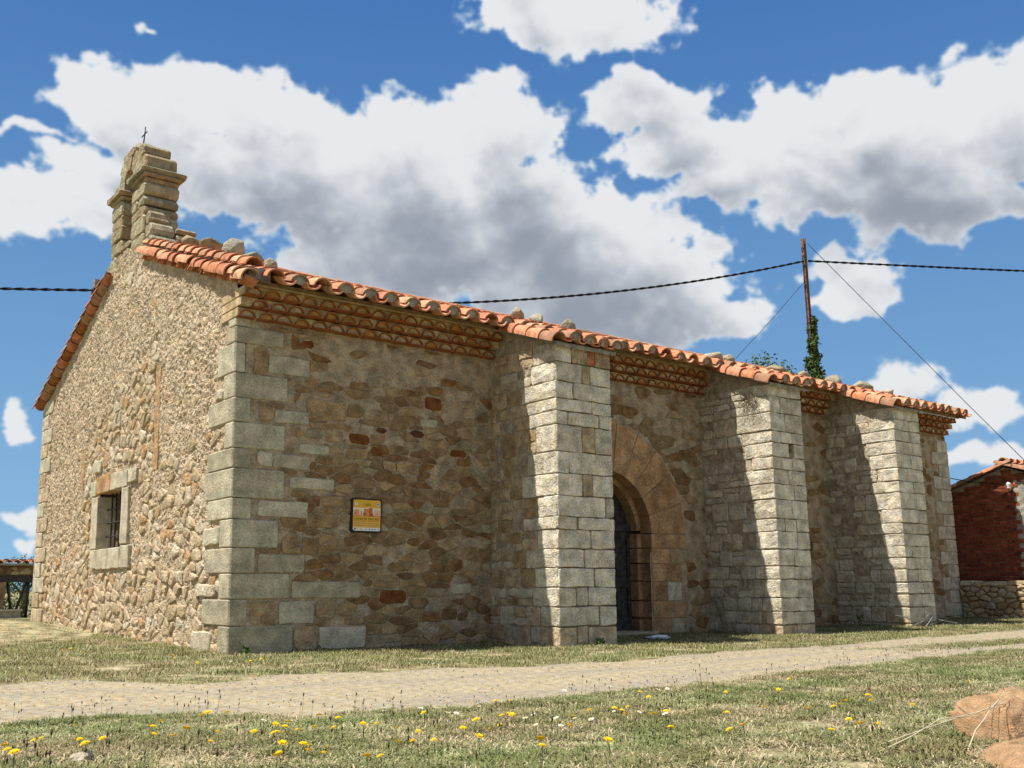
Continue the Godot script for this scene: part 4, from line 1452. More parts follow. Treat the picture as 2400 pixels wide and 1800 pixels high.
# ---------------------------------------------------------------- what stands around the chapel
func neighbours() -> void:
	brick_shed()
	dry_wall()
	open_shed()
	sign_board()

func brick_shed() -> void:
	var xw := 18.6
	var c := thing("brick_shed", "small red brick shed with tiled gable roof behind the end of the chapel", "shed", Vector3(xw, 0.1, 0.87))
	var f := Transform3D(Basis(Vector3(0, 0, 1), Vector3(0, 1, 0), Vector3(-1, 0, 0)), Vector3(xw, 0, 0) - c.position)
	var rz := 0.87
	var top := func(z): return 3.52 - 0.34 * absf(z - rz)
	var st := tool()
	st.set_smooth_group(-1)
	var body := [Vector2(-1.1, -0.3), Vector2(2.84, -0.3), Vector2(2.84, top.call(2.84)), Vector2(rz, top.call(rz)), Vector2(-1.1, top.call(-1.1))]
	for n in [-0.02, -4.0]:
		for k in range(1, 4):
			var a := f * Vector3(body[0].x, body[0].y, n)
			var b1 := f * Vector3(body[k].x, body[k].y, n)
			var b2 := f * Vector3(body[k + 1].x, body[k + 1].y, n)
			if n > -1.0:
				tri(st, a, b1, b2)
			else:
				tri(st, a, b2, b1)
	for k in 5:
		var a: Vector2 = body[k]
		var b: Vector2 = body[(k + 1) % 5]
		quad(st, f * Vector3(a.x, a.y, -4.0), f * Vector3(b.x, b.y, -4.0), f * Vector3(b.x, b.y, -0.02), f * Vector3(a.x, a.y, -0.02))
	var wall := part("wall", done(st), mats.mortar_buttress, c)
	var shapes := []
	for v in 3:
		var s2 := tool()
		stone_tris(s2, worn(rect(-0.123, -0.047, 0.123, 0.047), 0.006, 0.003), Transform3D(f.basis, Vector3.ZERO), 0.06, 0.0, 0.004, 0.0, Vector3.ZERO)
		shapes.append(done(s2))
	var row := 0
	var y := 0.82
	while y < 3.5:
		var z := -0.72 + (0.13 if row & 1 else 0.0)
		while z < 2.5:
			if y + 0.06 < top.call(z) and not (z > 1.02 and z < 1.28 and y < 3.15):
				part("brick", shapes[rng.randi() % 3], mats[pick(["brick0", "brick1", "brick2"])], wall, f * Vector3(z + rng.randf_range(-0.004, 0.004), y, rng.randf_range(0.0, 0.008)))
			z += 0.26
		y += 0.108
		row += 1
	# rough render over a chase in the brickwork
	part("render_patch", coat(f.translated(Vector3(0.0, 0, 0)), 1.0, 1.3, 0.7, func(_u): return 3.2, 0.05, 0.02, 6.0, 3.0, func(_a, _b): return true), mats.mortar_grey, wall)
	# hollow brick ends that show their holes
	for k in 6:
		var hz := 0.72 + 0.05 * (k % 2) + 0.03 * k
		var hy := 2.85 - k * 0.27
		for q in 6:
			part("brick_hole", box_mesh(Vector3(-0.014, -0.011, 0), Vector3(0.014, 0.011, 0.012), Transform3D(f.basis, Vector3.ZERO)), mats.wood_dark, wall, f * Vector3(hz + (q % 3) * 0.04, hy + (q / 3) * 0.032, 0.002))
	# roof: slab, verge tiles and ridge
	var rf := tool()
	rf.set_smooth_group(-1)
	for s in [-1.0, 1.0]:
		var e = rz + s * 2.2
		for dy in [0.0, 0.06]:
			var q := [Vector3(xw - 0.12, top.call(e) + dy, e), Vector3(xw + 4.2, top.call(e) + dy, e), Vector3(xw + 4.2, 3.52 + dy, rz), Vector3(xw - 0.12, 3.52 + dy, rz)]
			for i in 4:
				q[i] -= c.position
			if s > 0:
				quad(rf, q[0], q[1], q[2], q[3])
			else:
				quad(rf, q[1], q[0], q[3], q[2])
	var roof_node := part("roof", done(rf), mats.mortar_grey, c)
	var cover := done(barrel(0.44, 0.115, 0.095, 1.42))
	var k2 := 1.0 / sqrt(1.0 + 0.34 * 0.34)
	for s in [-1.0, 1.0]:
		var down := Vector3(0, -0.34 * k2, s * k2)
		var nrm := Vector3(0, k2, s * 0.34 * k2)
		var b := Basis(nrm.cross(down), nrm, down)
		for col in 5:
			for r in 7:
				var at := Vector3(xw - 0.10 + col * 0.30, 3.52 + 0.06, rz) + down * (2.2 - r * 0.33) - c.position
				part("roof_tile", cover, mats[pick(["clay0", "clay2", "clay3", "clay4"])], roof_node, at).basis = b * Basis.from_euler(Vector3(-0.03, rng.randf_range(-0.04, 0.04), 0))
	for k in 8:
		var o := part("ridge_tile", cover, mats[pick(["clay4", "clay3"])], roof_node, Vector3(xw - 0.16 + k * 0.4, 3.66, rz) - c.position)
		o.rotation = Vector3(0.02, -PI / 2, 0)
	# porcelain insulator on a bracket
	var ins := thing("wall_insulator", "white porcelain cable insulator on a bracket on the brick shed", "insulator", Vector3(xw - 0.02, 3.06, 0.93))
	var br := tool()
	tube(br, [Vector3(0.02, -0.14, 0), Vector3(-0.08, -0.16, 0), Vector3(-0.11, -0.02, 0)], [0.012, 0.012, 0.012])
	part("bracket", done(br), mats.iron, ins)
	var lathe := tool()
	tube(lathe, [Vector3(-0.11, -0.06, 0), Vector3(-0.11, -0.03, 0), Vector3(-0.11, 0.0, 0), Vector3(-0.11, 0.03, 0), Vector3(-0.11, 0.07, 0), Vector3(-0.11, 0.10, 0)], [0.05, 0.07, 0.045, 0.07, 0.06, 0.02], 12)
	part("porcelain", done(lathe), flat("porcelain", lin(0.75, 0.75, 0.72), 0.3), ins)
	var sag := thing("service_cable", "short black cable from the chapel end to the brick shed", "cable", Vector3(xw, 3.2, 0.4))
	var ct := tool()
	var p0 := Vector3(18.3, 3.62, -1.1)
	var p1 := Vector3(18.5, 3.12, 0.9)
	var pts := []
	for i in 13:
		var t := i / 12.0
		pts.append(p0.lerp(p1, t) + Vector3(0, -0.35 * t * (1.0 - t), 0) - sag.position)
	var rr := []
	rr.resize(13); rr.fill(0.012)
	tube(ct, pts, rr)
	part("wire", done(ct), mats.cable, sag)

func dry_wall() -> void:
	var c := thing("dry_stone_wall", "low dry stone wall running out from the far corner of the chapel", "wall", Vector3(17.5, 0.0, 1.9))
	var f := Transform3D(Basis(Vector3(0, 0, 1), Vector3(0, 1, 0), Vector3(-1, 0, 0)), Vector3(17.5, 0, 0) - c.position)
	var body := part("core", box_mesh(Vector3(0.06, -0.3, 0.05) + Vector3(17.5, 0, 0) - c.position, Vector3(17.95, 0.74, 3.9) - c.position), mats.gable1, c)
	for p in cells(Rect2(0.0, -0.1, 4.0, 0.98), 0.25, 0.125, 1.5):
		var q := largest(Geometry2D.intersect_polygons(p, rect(0.03, -0.15, 3.95, 0.84)))
		q = shrunk(q, rng.randf_range(0.004, 0.012))
		if q.size() < 3 or area(q) < 0.004:
			continue
		add_stone("stone", worn(q, 0.022, 0.008), f, 0.12, rng.randf_range(0.0, 0.05), 0.022, 0.01, mats[pick(["gable1", "tan2", "dark1", "tan0", "gable1"])], body)
	var z := 0.05
	while z < 3.8:
		var l := rng.randf_range(0.22, 0.42)
		var fl := Transform3D(Basis(Vector3(0, 0, 1), Vector3(0, 1, 0), Vector3(-1, 0, 0)), Vector3(17.5, 0, 0) - c.position)
		solid("coping_stone", worn(rect(z, 0.78, z + l - 0.015, 0.86 + rng.randf_range(-0.02, 0.03)), 0.02, 0.01), fl, -0.45, 0.03, 0.015, mats[pick(["light0", "gable2", "gable1"])], body)
		z += l

func open_shed() -> void:
	var c := thing("open_shed", "dark open fronted stone shed with tiled roof beyond the gable corner", "shed", Vector3(3.4, -0.3, -30.0))
	var o := -c.position
	part("lintel_beam", box_mesh(Vector3(-1.0, 1.10, -30.2) + o, Vector3(7.5, 1.34, -29.9) + o), mats.wood_dark, c)
	var upper := part("upper_wall", box_mesh(Vector3(-1.0, 1.345, -30.25) + o, Vector3(7.5, 1.72, -29.98) + o), mats.brown0, c)
	var f := Transform3D(Basis.IDENTITY, Vector3(0, 0, -29.98) + o)
	for p in cells(Rect2(0.8, 1.35, 4.4, 0.4), 0.4, 0.18, 1.5):
		var q := shrunk(largest(Geometry2D.intersect_polygons(p, rect(0.8, 1.35, 5.2, 1.72))), 0.01)
		if q.size() > 2 and area(q) > 0.01:
			add_stone("stone", worn(q, 0.03, 0.01), f, 0.05, 0.03, 0.02, 0.01, mats[pick(["brown0", "tan1", "gable1"])], upper)
	part("pillar", box_mesh(Vector3(2.3, -0.6, -30.3) + o, Vector3(3.02, 1.10, -29.8) + o), mats.tan1, c)
	part("low_wall", box_mesh(Vector3(1.0, -0.6, -29.78) + o, Vector3(3.55, 0.02, -29.45) + o), mats.grey1, c)
	part("bench_slab", box_mesh(Vector3(1.0, 0.024, -29.82) + o, Vector3(3.6, 0.09, -29.40) + o), mats.light0, c)
	for b in [[3.38, -0.3, 3.1, 1.12], [3.40, -0.3, 3.78, 1.12], [3.86, -0.5, 3.86, 1.12]]:
		var st := tool()
		tube(st, [Vector3(b[0], b[1], -30.05) + o, Vector3(b[2], b[3], -30.05) + o], [0.06, 0.05], 5)
		part("timber_brace", done(st), mats.wood_dark, c)
	var slab := part("roof", box_mesh(Vector3(-1.2, 1.725, -31.8) + o, Vector3(7.6, 1.80, -29.7) + o), mats.mortar_grey, c)
	var cover := done(barrel(0.5, 0.13, 0.11, 1.4))
	for i in 18:
		for r in 3:
			part("roof_tile", cover, mats[pick(["clay4", "clay2", "clay0"])], slab, Vector3(0.0 + i * 0.3, 1.80 + rng.randf_range(0.0, 0.05) + r * 0.03, -29.6 - r * 0.42) + o)
	var t := thing("garden_tree", "green leafy tree behind the open shed", "tree", Vector3(4.9, -0.4, -36.0))
	var tr := tool()
	tube(tr, [Vector3(0, -0.2, 0), Vector3(0.05, 0.8, 0), Vector3(0.1, 1.6, 0.1), Vector3(-0.1, 2.3, 0)], [0.14, 0.12, 0.09, 0.04])
	tube(tr, [Vector3(0.05, 0.9, 0), Vector3(-0.6, 1.6, 0.2)], [0.07, 0.03])
	tube(tr, [Vector3(0.08, 1.1, 0), Vector3(0.7, 1.9, -0.1)], [0.07, 0.03])
	part("trunk", done(tr), mats.wood_mid, t)
	part("crown", leaves([[Vector3(0, 1.9, 0), Vector3(1.2, 0.85, 1.0)], [Vector3(-0.9, 1.5, 0.2), Vector3(0.9, 0.6, 0.8)], [Vector3(0.9, 2.0, 0), Vector3(0.8, 0.7, 0.8)]], 2600, 0.11, 5, Color(0.07, 0.12, 0.03)), mats.leaf, t)
	var s := thing("garden_shrub", "dense green shrub seen through the open shed", "shrub", Vector3(3.6, -0.4, -33.0))
	part("foliage", leaves([[Vector3(0, 0.6, 0), Vector3(1.6, 0.9, 0.7)], [Vector3(-0.9, 0.7, 0.1), Vector3(0.9, 0.8, 0.6)]], 3000, 0.1, 6, Color(0.06, 0.11, 0.025)), mats.leaf, s)

# many small leaf faces spread through the volume of several lobes
func leaves(lobes: Array, count: int, size: float, sd: int, col: Color) -> ArrayMesh:
	var r := RandomNumberGenerator.new()
	r.seed = sd
	var n := FastNoiseLite.new()
	n.seed = sd; n.frequency = 1.0
	var vs := PackedVector3Array()
	var ns := PackedVector3Array()
	var cs := PackedColorArray()
	var made := 0
	var tries := 0
	while made < count and tries < count * 8:
		tries += 1
		var l: Array = lobes[r.randi() % lobes.size()]
		var d := Vector3(r.randfn(), r.randfn(), r.randfn()).normalized()
		var p: Vector3 = l[0] + d * l[1] * pow(r.randf(), 0.45) * (1.0 + 0.25 * n.get_noise_3dv(d * 2.0))
		if n.get_noise_3dv(p * (0.4 / size * 0.25 + 1.2)) < -0.12:
			continue
		made += 1
		var up := (d + Vector3(r.randfn(), r.randfn() + 0.6, r.randfn()) * 0.7).normalized()
		var a := up.cross(Vector3(r.randfn(), r.randfn(), r.randfn())).normalized()
		var b := up.cross(a)
		var s := size * r.randf_range(0.6, 1.2)
		var g := r.randf_range(0.65, 1.4)
		var k := Color(col.r * g * r.randf_range(0.85, 1.25), col.g * g, col.b * g * r.randf_range(0.7, 1.2))
		var q := [p - a * s * 0.5, p - b * s * 0.32 + up * s * 0.06, p + a * s * 0.55, p + b * s * 0.32 + up * s * 0.06]
		for t in [[0, 2, 1], [0, 3, 2]]:
			for i in t:
				vs.append(q[i]); ns.append(up); cs.append(k)
	var arr := []
	arr.resize(Mesh.ARRAY_MAX)
	arr[Mesh.ARRAY_VERTEX] = vs; arr[Mesh.ARRAY_NORMAL] = ns; arr[Mesh.ARRAY_COLOR] = cs
	var am := ArrayMesh.new()
	am.add_surface_from_arrays(Mesh.PRIMITIVE_TRIANGLES, arr)
	return am

func sign_board() -> void:
	var w := 0.475
	var h := 0.465
	var s := thing("information_sign", "yellow printed information sign in a dark frame on the shaded wall", "sign", Vector3(1.853, 1.782, 0.05))
	var fr := tool()
	stone_like_board(fr, w * 0.5, h * 0.5, 0.035, -0.06, 0.0)
	part("frame", done(fr), flat("frame_dark", lin(0.022, 0.022, 0.026), 0.5), s)
	# printed face
	var im := Image.create(320, 320, false, Image.FORMAT_RGB8)
	var yel := Color(0.90, 0.68, 0.13)
	var pale := Color(0.93, 0.88, 0.80)
	im.fill(yel)
	im.fill_rect(Rect2i(0, 82, 320, 88), Color(0.95, 0.86, 0.74))
	# a drawing of a chapel between two houses
	im.fill_rect(Rect2i(122, 92, 62, 74), Color(0.84, 0.53, 0.24))
	im.fill_rect(Rect2i(184, 84, 40, 82), Color(0.72, 0.38, 0.14))
	im.fill_rect(Rect2i(6, 110, 62, 52), Color(0.90, 0.56, 0.36))
	im.fill_rect(Rect2i(72, 122, 16, 40), Color(0.94, 0.78, 0.58))
	im.fill_rect(Rect2i(92, 120, 10, 42), Color(0.72, 0.34, 0.2))
	im.fill_rect(Rect2i(116, 130, 26, 30), Color(0.55, 0.26, 0.16))
	im.fill_rect(Rect2i(212, 140, 22, 24), Color(0.58, 0.28, 0.14))
	im.fill_rect(Rect2i(236, 112, 76, 50), Color(0.93, 0.72, 0.58))
	for k in 40:
		im.fill_rect(Rect2i(236 + k, 112 - int(k * 0.35), 1, 3), Color(0.66, 0.3, 0.2))
		im.fill_rect(Rect2i(312 - k, 112 - int(k * 0.35), 1, 3), Color(0.66, 0.3, 0.2))
		im.fill_rect(Rect2i(6 + k, 110 - int(k * 0.3), 1, 3), Color(0.6, 0.3, 0.2))
		im.fill_rect(Rect2i(74 - k, 110 - int((60 - k) * 0.12), 1, 2), Color(0.5, 0.3, 0.2))
	im.fill_rect(Rect2i(20, 134, 10, 12), Color(0.2, 0.12, 0.12))
	im.fill_rect(Rect2i(272, 138, 10, 12), Color(0.2, 0.16, 0.14))
	im.fill_rect(Rect2i(0, 164, 320, 6), Color(0.72, 0.3, 0.16))
	# lines of small print in two columns, and the white strip with emblems
	for col in 2:
		for k in 12:
			var len := rng.randi_range(118, 136)
			im.fill_rect(Rect2i(12 + col * 158, 212 + k * 6, len, 2), Color(0.62, 0.42, 0.10) if k % 4 != 3 else pale)
	im.fill_rect(Rect2i(0, 288, 320, 32), Color(0.93, 0.92, 0.90))
	im.fill_rect(Rect2i(16, 294, 22, 16), Color(0.06, 0.07, 0.22))
	im.fill_rect(Rect2i(50, 294, 10, 16), Color(0.75, 0.68, 0.55))
	im.fill_rect(Rect2i(74, 296, 40, 14), Color(0.88, 0.74, 0.2))
	im.fill_rect(Rect2i(128, 298, 42, 10), Color(0.72, 0.72, 0.74))
	im.fill_rect(Rect2i(186, 294, 10, 18), Color(0.12, 0.12, 0.2))
	im.fill_rect(Rect2i(206, 300, 62, 6), Color(0.3, 0.32, 0.4))
	im.fill_rect(Rect2i(282, 300, 20, 6), Color(0.3, 0.32, 0.3))
	# two round emblems at the top
	for y in 44:
		for x in 44:
			var d := Vector2(x - 22, y - 22).length()
			if d < 17:
				im.set_pixel(14 + x, 20 + y, Color(0.92, 0.9, 0.84))
				im.set_pixel(264 + x, 20 + y, Color(0.92, 0.92, 0.9))
			if d < 5:
				im.set_pixel(14 + x, 20 + y, Color(0.3, 0.3, 0.35))
			if d < 13 and y > 22 - (22 - absf(x - 22)) * 0.6 and y < 30:
				im.set_pixel(264 + x, 20 + y, Color(0.18, 0.48, 0.66))
	var face := StandardMaterial3D.new()
	face.resource_name = "sign_print"
	face.albedo_texture = ImageTexture.create_from_image(im)
	face.roughness = 0.45
	var st := tool()
	rounded_face(st, w * 0.5 - 0.022, h * 0.5 - 0.020, 0.03, 0.004)
	part("printed_face", done(st), face, s)
	var ink := flat("ink", lin(0.10, 0.075, 0.03), 0.7)
	for t in [["Culla", 0.148, 0.038, 0.0], ["Ermita de Sant Roc", -0.048, 0.036, 0.0]]:
		var tm := TextMesh.new()
		var fnt := SystemFont.new()
		fnt.font_names = PackedStringArray(["Droid Serif"])
		tm.font = fnt
		tm.text = t[0]
		tm.font_size = 32
		tm.pixel_size = t[2] / 26.0
		tm.depth = 0.001
		part("lettering", tm, ink, s, Vector3(t[3], t[1], 0.0055))

func stone_like_board(st: SurfaceTool, hw: float, hh: float, r: float, z0: float, z1: float) -> void:
	var ring := []
	for k in 16:
		var a := TAU * (k + 0.5) / 16
		var d := Vector2.from_angle(a)
		ring.append(Vector2(signf(d.x) * (hw - r) + d.x * r, signf(d.y) * (hh - r) + d.y * r))
	st.set_smooth_group(-1)
	for k in 16:
		var n := (k + 1) % 16
		var a: Vector2 = ring[k]
		var b: Vector2 = ring[n]
		quad(st, Vector3(a.x, a.y, z0), Vector3(b.x, b.y, z0), Vector3(b.x, b.y, z1), Vector3(a.x, a.y, z1))
		tri(st, Vector3(0, 0, z1), Vector3(a.x, a.y, z1), Vector3(b.x, b.y, z1))

func rounded_face(st: SurfaceTool, hw: float, hh: float, r: float, z: float) -> void:
	var ring := []
	for k in 16:
		var a := TAU * (k + 0.5) / 16
		var d := Vector2.from_angle(a)
		ring.append(Vector2(signf(d.x) * (hw - r) + d.x * r, signf(d.y) * (hh - r) + d.y * r))
	st.set_smooth_group(-1)
	for k in 16:
		for q in [Vector2.ZERO, ring[(k + 1) % 16], ring[k]]:
			st.set_uv(Vector2(q.x / hw * 0.5 + 0.5, 0.5 - q.y / hh * 0.5))
			st.add_vertex(Vector3(q.x, q.y, z))

# ---------------------------------------------------------------- pole, ivy, cables
func twisted(called: String, label: String, a: Vector3, b: Vector3, sag: float, r: float) -> void:
	var c := thing(called, label, "cable", a)
	var n := int((b - a).length() * 8.0)
	for s in 2:
		var st := tool()
		var pts := []
		var rr := []
		for i in n + 1:
			var t := float(i) / n
			var p := a.lerp(b, t) - Vector3(0, 4.0 * sag * t * (1.0 - t), 0)
			var ph := t * (b - a).length() / 0.55 * TAU + s * PI
			pts.append(p - a + Vector3(0, cos(ph), sin(ph)) * r * 0.9)
			rr.append(r)
		tube(st, pts, rr, 5)
		part("strand", done(st), mats.cable, c)

func wire(called: String, label: String, a: Vector3, b: Vector3, r: float) -> void:
	var c := thing(called, label, "wire", b)
	var st := tool()
	tube(st, [a - b, (a + b) * 0.5 - b - Vector3(0, 0.04, 0), Vector3.ZERO], [r, r, r], 4)
	part("strand", done(st), mats.cable, c)

func pole_and_cables() -> void:
	var px := Vector3(19.72, 0.1, -5.0)
	var p := thing("utility_pole", "tall rusty utility pole with iron hooks and ivy climbing its foot", "pole", px)
	# two angle irons back to back, with lacing
	for s in [-1.0, 1.0]:
		var st := tool()
		box(st, Vector3(s * 0.052 - 0.014, -0.3, -0.045), Vector3(s * 0.052 + 0.014, 11.12 + 0.02 * s, 0.045))
		part("upright", done(st), mats.rust, p)
	for k in 38:
		part("lacing_plate", box_mesh(Vector3(-0.037, 0.2 + k * 0.29, -0.02), Vector3(0.037, 0.2 + k * 0.29 + 0.11, 0.02)), mats.rust, p)
	for k in 4:
		var y := [10.78, 10.52, 10.24, 9.62][k] as float
		var st := tool()
		tube(st, [Vector3(0, y, 0), Vector3(-0.16, y, 0.06), Vector3(-0.22, y - 0.04, 0.08), Vector3(-0.21, y - 0.12, 0.08), Vector3(-0.13, y - 0.15, 0.05)], [0.02, 0.02, 0.018, 0.018, 0.015])
		part("hook", done(st), mats.iron, p)
	p.rotation.z = 0.012
	var ivy := thing("ivy", "dark green ivy climbing the rusty utility pole", "ivy", Vector3(19.76, 0.1, -4.98))
	var stem := tool()
	tube(stem, [Vector3(0.08, 0, 0.05), Vector3(-0.06, 3, 0.1), Vector3(0.08, 6, 0.08), Vector3(0.0, 8.3, 0.06)], [0.05, 0.045, 0.04, 0.015])
	part("stem", done(stem), mats.wood_mid, ivy)
	var lobes := []
	for k in 18:
		var t := k / 17.0
		var rad := lerpf(0.55, 0.13, pow(t, 0.45)) * rng.randf_range(0.85, 1.15)
		lobes.append([Vector3(rng.randf_range(-0.08, 0.06) - 0.06 * t, lerpf(5.4, 8.4, t), rng.randf_range(-0.05, 0.08)), Vector3(rad * 1.15, 0.3, rad * 1.15)])
	part("foliage", leaves(lobes, 5200, 0.11, 17, Color(0.085, 0.13, 0.04)), mats.leaf, ivy)
	var bush := thing("leafy_tree", "bushy green tree top showing behind the roof ridge beside the pole", "tree", Vector3(18.75, 0.45, -6.2))
	var tr := tool()
	tube(tr, [Vector3(0, -0.8, 0), Vector3(0.1, 2.5, 0), Vector3(0, 4.6, 0.1), Vector3(0.1, 6.3, 0)], [0.16, 0.13, 0.1, 0.05])
	part("trunk", done(tr), mats.wood_mid, bush)
	part("crown", leaves([[Vector3(0, 6.1, 0), Vector3(1.0, 1.2, 0.9)], [Vector3(0.75, 6.2, 0.1), Vector3(0.55, 0.85, 0.6)], [Vector3(-0.7, 6.0, 0), Vector3(0.6, 0.9, 0.7)]], 4200, 0.12, 23, Color(0.09, 0.14, 0.04)), mats.leaf, bush)
	var post := thing("wooden_post", "grey wooden post rising behind the far slope of the chapel roof", "post", Vector3(1.02, 0.1, -11.9))
	part("shaft", box_mesh(Vector3(-0.09, -0.3, -0.09), Vector3(0.09, 8.0, 0.09)), mats.wood_grey, post)
	part("cable_clamp", box_mesh(Vector3(-0.11, 7.66, -0.11), Vector3(0.11, 7.78, 0.11)), mats.iron, post)
	twisted("overhead_cable", "black twisted cable sagging from the rusty pole across the chapel roof", Vector3(19.6, 10.5, -4.98), Vector3(1.02, 7.85, -11.88), 0.78, 0.021)
	twisted("overhead_cable", "black twisted cable running from the rusty pole away past the brick shed", Vector3(19.75, 10.52, -4.98), Vector3(72.0, 10.4, 29.3), 0.45, 0.021)
	twisted("overhead_cable", "black twisted cable running from the wooden post away from the chapel", Vector3(1.02, 7.85, -11.88), Vector3(-39.0, 5.85, -22.76), 0.48, 0.022)
	wire("guy_wire", "thin guy wire from the rusty pole down to the chapel ridge", Vector3(19.66, 9.95, -5.0), Vector3(16.1, 6.95, -5.0), 0.008)
	wire("guy_wire", "thin guy wire from the top of the rusty pole down past the brick shed", Vector3(19.8, 11.1, -5.0), Vector3(21.9, 0.15, 2.9), 0.009)

# ---------------------------------------------------------------- loose stones, litter, twigs, weeds
func loose_things() -> void:
	var rs := [[0.25, 6.70, -4.33, 0.16, 0.14], [0.25, 6.20, -3.07, 0.20, 0.10], [0.25, 5.92, -2.27, 0.22, 0.11], [0.25, 5.62, -1.30, 0.17, 0.17], [0.28, 5.30, -0.62, 0.18, 0.11], [0.34, 5.08, -0.12, 0.12, 0.08],
		[5.24, 5.46, -0.9, 0.16, 0.12], [5.67, 5.44, -0.9, 0.15, 0.11], [6.41, 5.43, -0.9, 0.17, 0.12], [10.3, 5.36, -0.9, 0.22, 0.11], [10.8, 5.36, -0.9, 0.2, 0.12], [12.3, 5.36, -0.9, 0.28, 0.1], [13.35, 5.35, -0.9, 0.17, 0.12], [14.46, 5.36, -0.9, 0.24, 0.15], [15.6, 5.35, -0.9, 0.3, 0.13], [16.7, 5.36, -0.9, 0.2, 0.1]]
	var words := ["angular grey stone wedged against the bell gable on the verge", "flat brown stone lying on the verge tiles below the bell gable", "long flat grey stone on the verge tiles between other stones", "tall angular grey stone standing on the verge above the near corner", "rough grey stone on the roof just below the tall angular one", "small rubble stone at the foot of the verge stones"]
	for i in rs.size():
		var s: Array = rs[i]
		var label: String = words[i] if i < 6 else "grey stone weighing down the tiles " + ("beside the first buttress" if s[0] < 7.0 else "past the second buttress" if s[0] < 11.5 else "before the last buttress" if s[0] < 14.0 else "towards the far end of the roof")
		var y := maxf(s[1] - 0.02, roof_y(s[2]) + 0.20)
		if i < 6:
			y = roof_y(s[2]) + (0.31 if i < 4 else 0.22) + s[4] * 0.4
		var t := thing("roof_stone", label, "stone", Vector3(s[0], y, s[2]), "stones lying on the roof tiles")
		part("boulder", boulder(12, Vector3(s[3], s[4], s[3] * 0.8) * 1.2, 300 + i, 0.30, false, 13), mats[pick(["rock_grey", "bell1", "bell2"])], t).rotation.y = rng.randf() * 6.0
	var a := thing("orange_rock", "large orange brown rock lying in the grass beside dry stalks", "rock", Vector3(-0.42, ground_y(-0.42, 9.84) - 0.02, 9.84))
	part("boulder", boulder(36, Vector3(0.42, 0.20, 0.30), 58, 0.28, true, 11), mats.rock_orange, a).rotation.y = 0.5
	var b := thing("orange_rock", "flat orange rock half buried in front of the larger orange rock", "rock", Vector3(-1.22, ground_y(-1.22, 10.42) - 0.02, 10.42))
	part("boulder", boulder(32, Vector3(0.40, 0.17, 0.30), 46, 0.30, true, 12), mats.rock_orange, b).rotation.y = 0.2
	var d := thing("field_stone", "small grey brown stone lying in the grass near the track", "stone", Vector3(-3.70, ground_y(-3.7, 7.7) + 0.012, 7.70))
	part("boulder", boulder(14, Vector3(0.055, 0.035, 0.04), 45, 0.45, true, 5), mats.rock_grey, d)
	# litter in the doorway
	var l := thing("plastic_bag", "crumpled pale plastic bag on the grass before the door", "litter", Vector3(6.35, ground_y(6.35, 1.15) + 0.02, 1.15))
	part("sheet", boulder(12, Vector3(0.22, 0.035, 0.10), 47, 0.9, true), flat("plastic", lin(0.62, 0.66, 0.70), 0.4), l)
	# dry stalks over the orange rock
	var pale := flat("straw", lin(0.55, 0.48, 0.33), 0.8)
	var ends := [[Vector3(-1.20, 0.20, 9.66), Vector3(-0.05, 0.37, 10.12)], [Vector3(-1.32, 0.21, 9.78), Vector3(0.0, 0.33, 10.02)], [Vector3(-1.05, 0.19, 9.98), Vector3(-0.35, 0.36, 9.9)], [Vector3(-1.28, 0.17, 10.0), Vector3(-0.75, 0.30, 10.12)], [Vector3(-1.1, 0.18, 9.6), Vector3(-0.9, 0.33, 9.95)]]
	for i in 3:
		var a0: Vector3 = ends[i][0]
		var b0: Vector3 = ends[i][1]
		a0.y = ground_y(a0.x, a0.z) + 0.01
		var c := thing("dry_stalk", "bleached dry stalk leaning across the large orange rock", "stalk", a0, "dry stalks over the orange rock")
		var t := tool()
		var pts := []
		var rr := []
		for k in 9:
			var u := k / 8.0
			pts.append((b0 - a0) * u + Vector3(rng.randfn() * 0.008, sin(u * PI) * (0.03 + 0.02 * i) + rng.randfn() * 0.006, rng.randfn() * 0.008))
			rr.append(lerpf(0.0026, 0.0012, u))
		tube(t, pts, rr, 5)
		for k in 3:
			var p: Vector3 = pts[3 + k]
			tube(t, [p, p + Vector3(rng.randfn() * 0.03, 0.05, rng.randfn() * 0.04), p + Vector3(rng.randfn() * 0.05, 0.06, rng.randfn() * 0.09)], [0.0014, 0.001, 0.0007], 4)
		part("stem", done(t), pale, c)
	# dead branches and weeds at the foot of the last buttress
	var br := thing("dead_branch", "tangle of dead branches at the foot of the last buttress", "branch", Vector3(12.9, ground_y(12.9, 1.9), 1.9))
	for k in 9:
		var t := tool()
		var p0 := Vector3(rng.randf_range(-0.7, 0.9), 0.02, rng.randf_range(-0.25, 0.25))
		var p1 := p0 + Vector3(rng.randf_range(-0.6, 0.6), rng.randf_range(0.02, 0.22), rng.randf_range(-0.2, 0.2))
		var p2 := p1 + Vector3(rng.randf_range(-0.5, 0.5), rng.randf_range(-0.1, 0.1), rng.randf_range(-0.2, 0.2))
		tube(t, [p0, p1, p2], [0.012, 0.009, 0.004], 5)
		part("twig", done(t), mats.wood_grey, br)
	var wd := thing("wall_weed", "dry weed hanging from the top of the second buttress", "plant", Vector3(8.82, 4.02, 1.15))
	var wt := tool()
	for k in 60:
		var p0 := Vector3(rng.randf_range(-0.04, 0.02), rng.randf_range(-0.04, 0.06), rng.randf_range(-0.14, 0.2))
		var dir := Vector3(rng.randf_range(-0.16, 0.0), rng.randf_range(-0.34, 0.14), rng.randf_range(-0.16, 0.16))
		tube(wt, [p0, p0 + dir * 0.5 + Vector3(-0.02, 0.03, 0), p0 + dir], [0.004, 0.003, 0.0015], 3)
	part("stems", done(wt), mats.wood_mid, wd)
